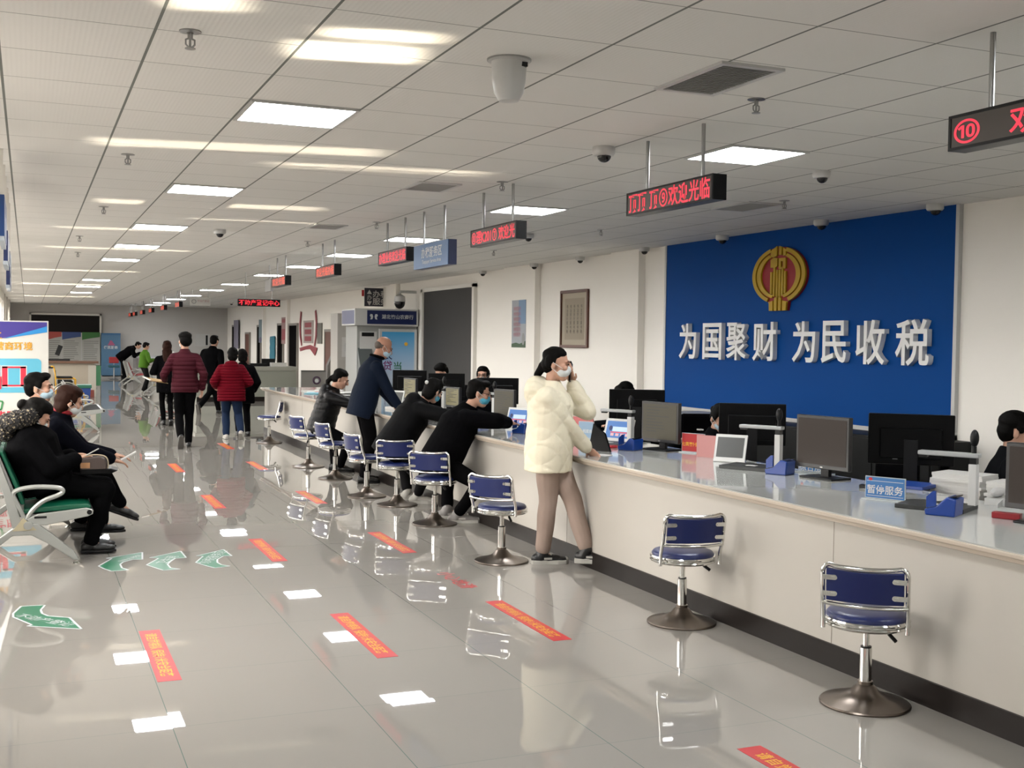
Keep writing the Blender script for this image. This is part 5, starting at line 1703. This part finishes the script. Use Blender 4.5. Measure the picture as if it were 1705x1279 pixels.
        if style == 'bun':
            m.ell(hp(0, -.125, .01), (.045*s, .038*s, .045*s), 14, HM)
    blob('hair', m, max(vox, .007), H, t, 2, wrinkle(.0022, 40))
    # --- mask
    if mask:
        m = MB()
        m.ell(hp(0, .036, -.050), (.064*s, .070*s, .052*s), 18, HM)
        m.ell(hp(0, .082, -.030), (.028*s, .030*s, .030*s), 14, HM)
        mo = blob('mask', m, max(.0055, vox*.8), mask, t, 3)
        q = MB()
        for x in (-1, 1):
            q.tube([hp(x*.060, .055, -.028), hp(x*.078, .02, -.008), hp(x*.087, -.012, .010)], .0022*s, n=5)
            q.tube([hp(x*.058, .040, -.075), hp(x*.076, .01, -.05), hp(x*.087, -.018, -.028)], .0022*s, n=5)
        q.o('ear_loops', M_PAPER, mo)
    return t, hp, dict(neck=neck, U=U, B=B, R=R, wL=wL, wR=wR, hdL=hdL, hdR=hdR)

def glasses(t, hp):
    q = MB()
    for x in (-1, 1):
        q.tube([hp(x*.034+.024*math.cos(a*PI/8), .100, .004+.017*math.sin(a*PI/8)) for a in range(16)], .0022, n=5, closed=True)
        q.tube([hp(x*.058, .098, .008), hp(x*.074, .06, .008), hp(x*.082, -.005, .006)], .0022, n=5)
    q.tube([hp(-.011, .102, .006), hp(.011, .102, .006)], .0022, n=5)
    q.o('glasses', M_BLACK, t)

# 1 - woman in the cream down jacket, on the phone, hand on the counter
P, hp, J = person('woman in a quilted cream down jacket standing on the phone at the counter', (3.47, 7.50), (.80, -.60),
    (-.02, -.02, .855), (.0, 0, 1.29), (.035, -.02, 1.455), (.80, -.60, -.08), wL=(.165, .0, 1.315), wR=(.25, -.10, .845), aL=(.22, -.20, .085), aR=(-.02, .06, .085),
    s=.925, vox=.0062, coat=M_CREAM, coat_name='down_jacket', hem=.165, bulk=1.30, wide=1.06, hsc=1.13, sneaker=True, tr=M_BEIGE, sh=M_SHOEB, sole=M_SHOEW, style='pony', mask=M_MASKW, hood=1.25,
    eL=(.35, .05, -1), eR=(-.5, -.6, -.2), tL=(.85, -.5, 0), tR=(.97, -.2, 0), hdR=(.75, -.1, -.6), hdL=(-.25, -.05, .95), pnL=(-.8, -.45, .0), pnR=(.1, -.5, -.8), quil=quilt(.15, .008, True), curl=.75, hcurlL=1.25, tw=1.12)
q = MB().box((0, 0, 0), (.072, .009, .15), (Matrix((V(.60, .80, 0), V(.80, -.60, 0), V(0, 0, 1))).transposed() @ Matrix.Rotation(.35, 3, 'Y')))
ph = q.o('mobile_phone', M_GLOSSBLACK, None, bevel=.002)
ph.location = tuple(V(3.47, 7.50, 0)+hp(-.082, .085, -.050))
tag(ph, 'black mobile phone held to the ear by the woman in cream', 'phone')

# 2 - man in black with a blue mask, seated, leaning over the counter
P, hp, J = person('man in black with glasses and bright blue mask leaning on the counter', (3.42, 9.62), (.95, -.25),
    (-.05, .0, .54), (.20, -.03, 1.0), (.30, -.05, 1.15), (.90, -.36, -.22), wL=(.57, .16, .885), wR=(.55, -.13, .885), aL=(.10, .20, .085), aR=(.10, -.08, .085),
    s=.98, vox=.0068, coat=M_BLKFAB, hem=.04, bulk=1.34, sneaker=True, tr=M_TROUS, sh=mat('sneaker_grey', (.30, .28, .27), .5), sole=M_SHOEW, style='short', mask=M_MASKB, sit=True,
    eL=(0, 1, .1), eR=(0, -1, .1), kL=(.35, .7, .2), kR=(.4, -.6, .2), hdR=(.9, .3, -.1), hdL=(.9, -.3, -.1), tL=(.9, -.3, 0), tR=(.95, -.25, 0))
glasses(P, hp)

# 3 - woman in a black padded coat crouched over the counter
P, hp, J = person('woman in a black padded coat bent over the counter, face hidden by dark hair', (3.40, 10.85), (.93, -.2),
    (-.10, .0, .55), (.20, .0, 1.00), (.33, .0, 1.115), (.82, .32, -.5), wL=(.47, .18, .89), wR=(.47, -.16, .89), aL=(.14, .22, .085), aR=(.16, -.04, .085),
    s=.93, vox=.008, coat=M_BLKPUF, coat_name='padded_coat', hem=.10, bulk=1.38, tr=M_GREYTR, sh=M_SHOEW, sole=M_SHOEW, sneaker=True, style='bob', mask=M_MASKB, sit=True, hood=True,
    eR=(-.1, -1, -.1), eL=(0, 1, 0), kL=(.3, .7, .2), kR=(.35, -.6, .2), tL=(.95, -.2, 0), tR=(.9, -.35, 0), quil=quilt(.14, .004))
c = MB().ell(hp(-.0, -.125, .03), (.02, .012, .02), 10).o('hair_clip', M_PAPER, P)

# 4 - bald man in the navy jacket, standing
P, hp, J = person('bald man in a navy jacket standing upright at the counter with papers', (3.57, 12.60), (.98, -.05),
    (-.08, 0, .905), (.06, 0, 1.385), (.155, -.01, 1.535), (.90, -.12, -.45), wL=(.34, .16, .87), wR=(.30, -.17, .85), aL=(-.02, .12, .085), aR=(-.08, -.08, .085),
    s=.98, vox=.0075, coat=M_NAVY, hem=.165, bulk=1.12, tr=M_TROUS, sh=M_SHOEB, skin=M_SKIN2, style='bald', hair=mat('grey_stubble', (.10, .075, .06), .7), mask=M_MASK, collar=M_BLKFAB,
    eR=(-.7, -.4, -.2), hdR=(.9, .1, -.4), tL=(1, -.1, 0), tR=(1, -.1, 0), tw=1.08)

# 5 - woman in a shiny black down jacket
P, hp, J = person('woman in a shiny black hooded down jacket seated writing at the counter', (3.38, 13.75), (.93, -.30),
    (-.10, .0, .535), (.05, 0, .995), (.14, -.03, 1.135), (.85, -.30, -.42), wL=(.38, .12, .875), wR=(.37, -.12, .87), aL=(.12, .16, .085), aR=(.13, -.08, .085),
    s=.94, vox=.0085, coat=M_SHINY, coat_name='down_jacket', hem=.06, bulk=1.24, tr=M_TROUS, sh=M_SHOEB, style='pony', hood=True, sit=True, kL=(.3, .7, .3), kR=(.35, -.6, .3), eL=(0, 1, -.2), eR=(0, -1, -.3), quil=quilt(.085, .009))

# 6 - man in the maroon down jacket walking away
P, hp, J = person('man in a maroon quilted jacket walking away down the aisle', (2.12, 17.35), (.05, 1),
    (0, 0, .895), (.0, .03, 1.40), (.0, .04, 1.56), (-.22, 1, 0), wL=(-.26, .24, .98), wR=(.25, .02, .86), aL=(-.08, -.20, .17), aR=(.06, .04, .085), tL=(.0, .55, -.85), tR=(.1, 1, 0),
    s=.98, vox=.009, coat=M_MAROON, coat_name='down_jacket', hem=.085, bulk=1.10, tr=M_TROUS, sh=M_SHOEB, sole=mat('grey_sole', (.12, .11, .10), .7), style='tuft', mask=M_MASKW, quil=quilt(.075, .006), shoulder=1.0, hdL=(-.5, .8, 0))
t = thing('envelope', 'large tan envelope carried by the man in the maroon jacket', 'envelope', (1.80, 17.62, .985), math.radians(24))
MB().box((-.08, .0, 0), (.30, .23, .008), Matrix.Rotation(.22, 3, 'X') @ Matrix.Rotation(.16, 3, 'Y')).o('paper_bag', mat('manila', (.55, .36, .15), .6), t)
MB().box((-.21, .0, .024), (.04, .22, .009), Matrix.Rotation(.22, 3, 'X') @ Matrix.Rotation(.16, 3, 'Y')).o('flap', M_PAPER, t)

# 7 - long haired woman in a black coat ahead of him
person('woman with long brown hair in a knee-length black coat ahead of the maroon jacket', (2.36, 21.9), (-.05, 1),
    (0, 0, .82), (.0, .03, 1.29), (.0, .03, 1.44), (.1, 1, -.1), wL=(-.2, .18, .95), aL=(-.05, .12, .085), aR=(.06, -.10, .10), tR=(.1, .8, -.5),
    s=.93, vox=.010, coat=M_BLKFAB, coat_name='coat', hem=.22, bulk=1.15, tr=M_TROUS, sh=M_SHOEB, style='long', hair=M_HAIRB, tw=.85)

# 8 - woman in the red quilted jacket
person('woman in a red hooded quilted jacket and jeans walking away', (3.0, 18.65), (.12, 1),
    (0, 0, .74), (.0, .04, 1.20), (.03, .07, 1.355), (.2, 1, -.3), wL=(-.22, .16, .84), wR=(.24, .16, .86), aL=(-.07, .06, .085), aR=(.13, -.14, .13), tL=(0, 1, 0), tR=(.2, .8, -.6), eL=(-.5, -.3, -.8), eR=(.5, -.3, -.8),
    s=.90, vox=.009, coat=M_REDC, coat_name='down_jacket', hem=.13, bulk=1.36, tr=M_JEANS, sh=M_SHOEW, sole=M_SHOEW, style='bob', hood=True, quil=quilt(.055, .006), tw=1.12)

# 9 - companion in black beside her
person('person in a long black coat mostly hidden behind the red jacket', (3.28, 19.25), (.05, 1),
    (0, 0, .74), (0, .04, 1.18), (.0, .06, 1.33), (0, 1, -.1), wR=(.20, .10, .74), aL=(-.05, .1, .085), aR=(.08, -.06, .085), s=.88, vox=.010, coat=M_BLKFAB, coat_name='coat', hem=.20, bulk=1.22, tr=M_TROUS, sh=M_SHOEB, style='bob')

# 10 - man in black striding off
person('man in black striding away between the long haired woman and the red jacket', (3.58, 25.0), (.55, .83),
    (-.01, 0, .86), (.06, .08, 1.40), (.10, .12, 1.56), (.6, .8, 0), wL=(-.02, .26, .93), wR=(.18, -.16, .88), aL=(.18, .04, .085), aR=(-.24, -.12, .17), tR=(.2, .25, -.94), tL=(.6, .8, 0),
    s=1.0, vox=.011, coat=M_BLKFAB, hem=.10, bulk=1.2, tr=M_TROUS, sh=M_SHOEB, sole=mat('grey_sole', (.12, .11, .10), .7), style='short', shoulder=1.08)

# 11 - man bent over the far counter
person('person in black bending far forward over the distant counter', (3.28, 44.6), (1, -.2),
    (-.08, 0, .92), (.34, -.05, 1.25), (.48, -.07, 1.33), (.9, -.2, -.5), wL=(.55, .1, 1.05), wR=(.55, -.2, 1.05), aL=(.05, .1, .085), aR=(.0, -.1, .085),
    s=1.03, vox=.012, coat=M_BLKFAB, coat_name='coat', hem=.16, bulk=1.2, tr=M_TROUS, sh=M_SHOEB, style='short', hup=(.3, 0, .9), kL=(0, 1, 0), kR=(0, -1, 0))

# 12 - youngster in a green vest
person('youngster in a bright green vest standing at the far counter', (3.10, 34.8), (.9, .4),
    (0, 0, .80), (.03, 0, 1.22), (.06, 0, 1.37), (.9, .3, -.3), wL=(.28, .16, .98), wR=(.28, -.08, .98), aL=(.06, .12, .085), aR=(-.03, -.04, .085),
    s=.88, vox=.011, coat=mat('green_vest', (.07, .17, .015), .8, spec=.08), coat_name='vest', hem=.06, bulk=1.15, tr=M_GREYTR, sh=M_SHOEW, sole=M_SHOEW, style='short')

# 13 - dark figure seated with bowed head, 14 - head beyond
person('seated figure in dark clothes with bowed head next to the green vest', (3.52, 33.1), (.6, -.7),
    (0, 0, .53), (.05, -.06, 1.0), (.10, -.12, 1.11), (.45, -.7, -.45), aL=(.0, -.30, .085), aR=(.22, -.24, .085), wL=(.2, -.2, .62), wR=(-.02, -.28, .62),
    s=.95, vox=.012, coat=M_BLKFAB, hem=.03, bulk=1.25, tr=M_TROUS, sh=M_SHOEB, style='short', sit=True)
person('clerk whose dark head shows above the bright far counter screen', (5.0, 40.6), (-.95, -.2),
    (0, 0, .52), (-.06, 0, 1.06), (-.10, 0, 1.22), (-.9, -.3, -.1), aL=(-.35, .1, .085), aR=(-.35, -.1, .085), wL=(-.2, .15, 1.0), wR=(-.2, -.15, 1.0),
    s=.98, vox=.012, coat=M_NAVY, hem=.03, bulk=1.1, tr=M_TROUS, sh=M_SHOEB, style='short', sit=True)

# 15 - woman in a black coat with speckled fur collar, on the near seat
P, hp, J = person('woman in black with a speckled fur collar at the near end of the green bench', (.0, 9.0), (1, -.02),
    (.13, 0, .53), (-.02, 0, .95), (.06, .0, 1.03), (.88, -.12, -.62), wL=(.30, .10, .72), wR=(.32, -.06, .71), aL=(.44, .14, .10), aR=(.43, -.02, .095),
    s=.95, vox=.0068, coat=M_BLKFAB, coat_name='coat', hem=.04, bulk=1.40, tr=M_TROUS, sh=M_SHOEB, style='bun', mask=M_MASKW, sit=True,
    eL=(-.3, .6, -.6), eR=(-.3, -.8, -.6), kL=(.5, .05, .7), kR=(.5, -.05, .7), hdR=(.8, .3, .2), hdL=(.8, -.2, .1), curl=.6, hup=(.35, 0, .9), tw=1.05)
def fuzz(co, no):
    return .012*np.sin(co[:, 0]*170+3*np.sin(co[:, 1]*90))*np.sin(co[:, 1]*150+2*np.sin(co[:, 2]*110))*np.sin(co[:, 2]*160)
m = MB()
c0 = J['neck']+V(-.05, 0, .03)
for a in range(15):
    w = PI*(.12+1.76*a/14)
    m.ell(c0+V(.10*math.cos(w)*1.0-.0, .16*math.sin(w), .02+.03*math.cos(w)), (.062, .062, .06), 12)
m.ell(c0+V(-.07, 0, -.05), (.08, .15, .09), 14)
fur = blob('fur_collar', m, .007, M_FUR, P, 2, fuzz)
nt = M_FUR.node_tree
tc = nt.nodes.new('ShaderNodeTexCoord')
vn = nt.nodes.new('ShaderNodeTexNoise')
vn.inputs['Scale'].default_value = 62
vn.inputs['Detail'].default_value = 2
cr = nt.nodes.new('ShaderNodeValToRGB')
cr.color_ramp.elements[0].position = .57
cr.color_ramp.elements[0].color = (.006, .005, .005, 1)
cr.color_ramp.elements[1].position = .70
cr.color_ramp.elements[1].color = (.34, .28, .18, 1)
nt.links.new(tc.outputs['Object'], vn.inputs['Vector'])
nt.links.new(vn.outputs['Fac'], cr.inputs[0])
nt.links.new(cr.outputs[0], nt.nodes['Principled BSDF'].inputs['Base Color'])
t = thing('handbag', 'brown chequered pouch with a tan tag in the lap of the fur hooded woman', 'bag', (.44, 8.93, .665), math.radians(-6))
MB().prism([(-.085, -.05), (.09, -.055), (.10, .0), (.085, .05), (.05, .065), (-.08, .055), (-.09, .0)], (0, -.03, 0), (1, 0, .0), (0, 0, 1), (0, .06, 0)).o('pouch', mat('bag_brown', (.055, .032, .025), .5, bump=(60, .5, .003)), t, bevel=.012)
MB().bx((-.085, -.034, -.02), (-.02, -.028, .02)).o('tan_tag', mat('bag_tan', (.40, .19, .07), .5), t)
MB().tube(smooth_path([(-.07, 0, .064), (.0, 0, .074), (.06, 0, .07), (.095, 0, .05), (.105, 0, .0), (.095, 0, -.05)]), .005, n=6).o('piping', mat('bag_piping', (.62, .50, .36), .5), t)
t = thing('pen', 'thin silver pen held over the brown pouch', 'pen', (.41, 8.93, .755))
MB().cyl((-.02, 0, -.02), (.07, .0, .03), .005, n=8).o('barrel', M_STEEL, t)
t = thing('black_bag', 'black folded bag on the knee below the brown pouch', 'bag', (.47, 8.98, .605), math.radians(-5))
MB().prism([(-.12, -.01), (.10, -.005), (.15, .02), (.10, .035), (-.11, .03)], (0, -.09, 0), (1, 0, 0), (0, 0, 1), (0, .20, 0)).o('cover', M_GLOSSBLACK, t, bevel=.008)

# 16 - person with brown hair and a red collar, legs crossed
P, hp, J = person('person with short brown hair and red collar, legs crossed on the green bench', (.08, 9.62), (1, -.1),
    (.02, 0, .53), (.15, 0, .985), (.22, -.01, 1.10), (.92, .16, -.32), wL=(.55, .10, .66), wR=(.53, -.06, .64), aL=(.47, .10, .12), aR=(.60, -.02, .28),
    s=.96, vox=.0072, coat=mat('dark_navy_coat', (.0045, .005, .009), .9, spec=.03, bump=(25, .4, .01)), hem=.04, bulk=1.24, tr=M_TROUS, sh=M_SHOEB, style='bob', hair=M_HAIRB, mask=M_MASKW, sit=True, collar=mat('red_collar', (.36, .01, .02), .6),
    kL=(.4, .1, .8), kR=(.3, .0, .9), tR=(.9, -.1, -.35), tL=(1, 0, 0), hup=(.15, 0, .98))
t = thing('mobile_phone', 'pale phone in the hand of the person with the red collar', 'phone', (.74, 9.60, .66), 0)
MB().box((0, 0, 0), (.13, .07, .009), Matrix.Rotation(-.5, 3, 'Y')).o('handset', M_WHITEP, t)

# 17 - man with a pale mask at the far seat
person('man in a pale blue mask seated at the far end of the green bench', (.0, 10.15), (1, -.1),
    (.16, 0, .53), (.06, 0, 1.035), (.085, -.01, 1.185), (.97, -.22, .0), wL=(.32, .12, .62), wR=(.30, -.1, .60), aL=(.42, .1, .09), aR=(.40, -.06, .09),
    s=.99, vox=.0072, coat=mat('grey_brown_coat', (.030, .026, .024), .9, spec=.05, bump=(40, .5, .01)), hem=.03, bulk=1.2, tr=M_TROUS, sh=M_SHOEB, style='short', mask=M_MASK, sit=True, collar=mat('scarf_check', (.09, .075, .065), .9, bump=(60, .7, .01)))

# ---- clerks behind the counter
M_UNI = mat('uniform_black', (.004, .0045, .006), .85, spec=.05)
def epaulette(P, J, side):
    q = MB()
    c = J['neck']-J['U']*.02+J['R']*side*.13+V(0, 0, .045)
    for k in (-.012, .012):
        q.box(c+J['R']*k, (.012, .05, .012))
    q.o('epaulette', M_PAPER, P)
P, hp, J = person('clerk with cropped black hair at the right picture edge, looking aside', (5.52, 5.28), (.70, -.70),
    (.0, 0, .48), (.02, -.02, .96), (.04, -.04, 1.105), (.72, -.68, -.12), wL=(.2, -.05, .78), wR=(.0, -.25, .78), aL=(.25, -.3, .085), aR=(.05, -.35, .085),
    s=.97, vox=.0068, coat=M_UNI, hem=.03, bulk=1.15, tr=M_TROUS, sh=M_SHOEB, style='short', sit=True, group=None)
P, hp, J = person('clerk in dark uniform and pale mask bowed beside a big monitor', (5.62, 8.72), (-.35, -.9),
    (.0, .05, .46), (.0, -.05, .83), (.01, -.12, .965), (-.05, -.85, -.45), wL=(-.25, -.2, .76), wR=(-.35, -.05, .76), aL=(-.25, -.2, .085), aR=(-.3, .1, .085),
    s=.95, vox=.008, coat=M_UNI, hem=.03, bulk=1.15, tr=M_TROUS, sh=M_SHOEB, style='bun', mask=M_MASK, sit=True)
epaulette(P, J, 1)
P, hp, J = person('clerk bent down so only black hair and a shoulder mark show over a monitor', (5.62, 10.2), (-.9, -.3),
    (.05, 0, .50), (-.02, 0, .99), (-.08, 0, 1.10), (-.85, -.2, -.5), wL=(-.35, .15, .78), wR=(-.35, -.15, .78), aL=(-.3, .1, .085), aR=(-.3, -.1, .085),
    s=.97, vox=.008, coat=M_UNI, hem=.03, bulk=1.2, tr=M_TROUS, sh=M_SHOEB, style='short', sit=True)
epaulette(P, J, -1)
P, hp, J = person('clerk with dark hair and glasses looking over a monitor', (5.62, 14.3), (-.8, -.6),
    (.05, 0, .50), (.0, 0, 1.01), (-.02, -.02, 1.165), (-.55, -.83, .0), wL=(-.3, .1, .78), wR=(-.3, -.2, .78), aL=(-.3, .1, .085), aR=(-.3, -.1, .085),
    s=.96, vox=.0085, coat=M_UNI, hem=.03, bulk=1.1, tr=M_TROUS, sh=M_SHOEB, style='bob', mask=M_MASKW, sit=True)
glasses(P, hp)
person('clerk of whom only a shock of black hair shows above a monitor', (5.62, 15.85), (-.9, -.4),
    (.05, 0, .50), (-.02, 0, 1.0), (-.06, 0, 1.15), (-.8, -.4, -.4), wL=(-.3, .1, .78), wR=(-.3, -.2, .78), aL=(-.3, .1, .085), aR=(-.3, -.1, .085),
    s=.98, vox=.0085, coat=M_UNI, hem=.03, bulk=1.1, tr=M_TROUS, sh=M_SHOEB, style='tuft', sit=True)
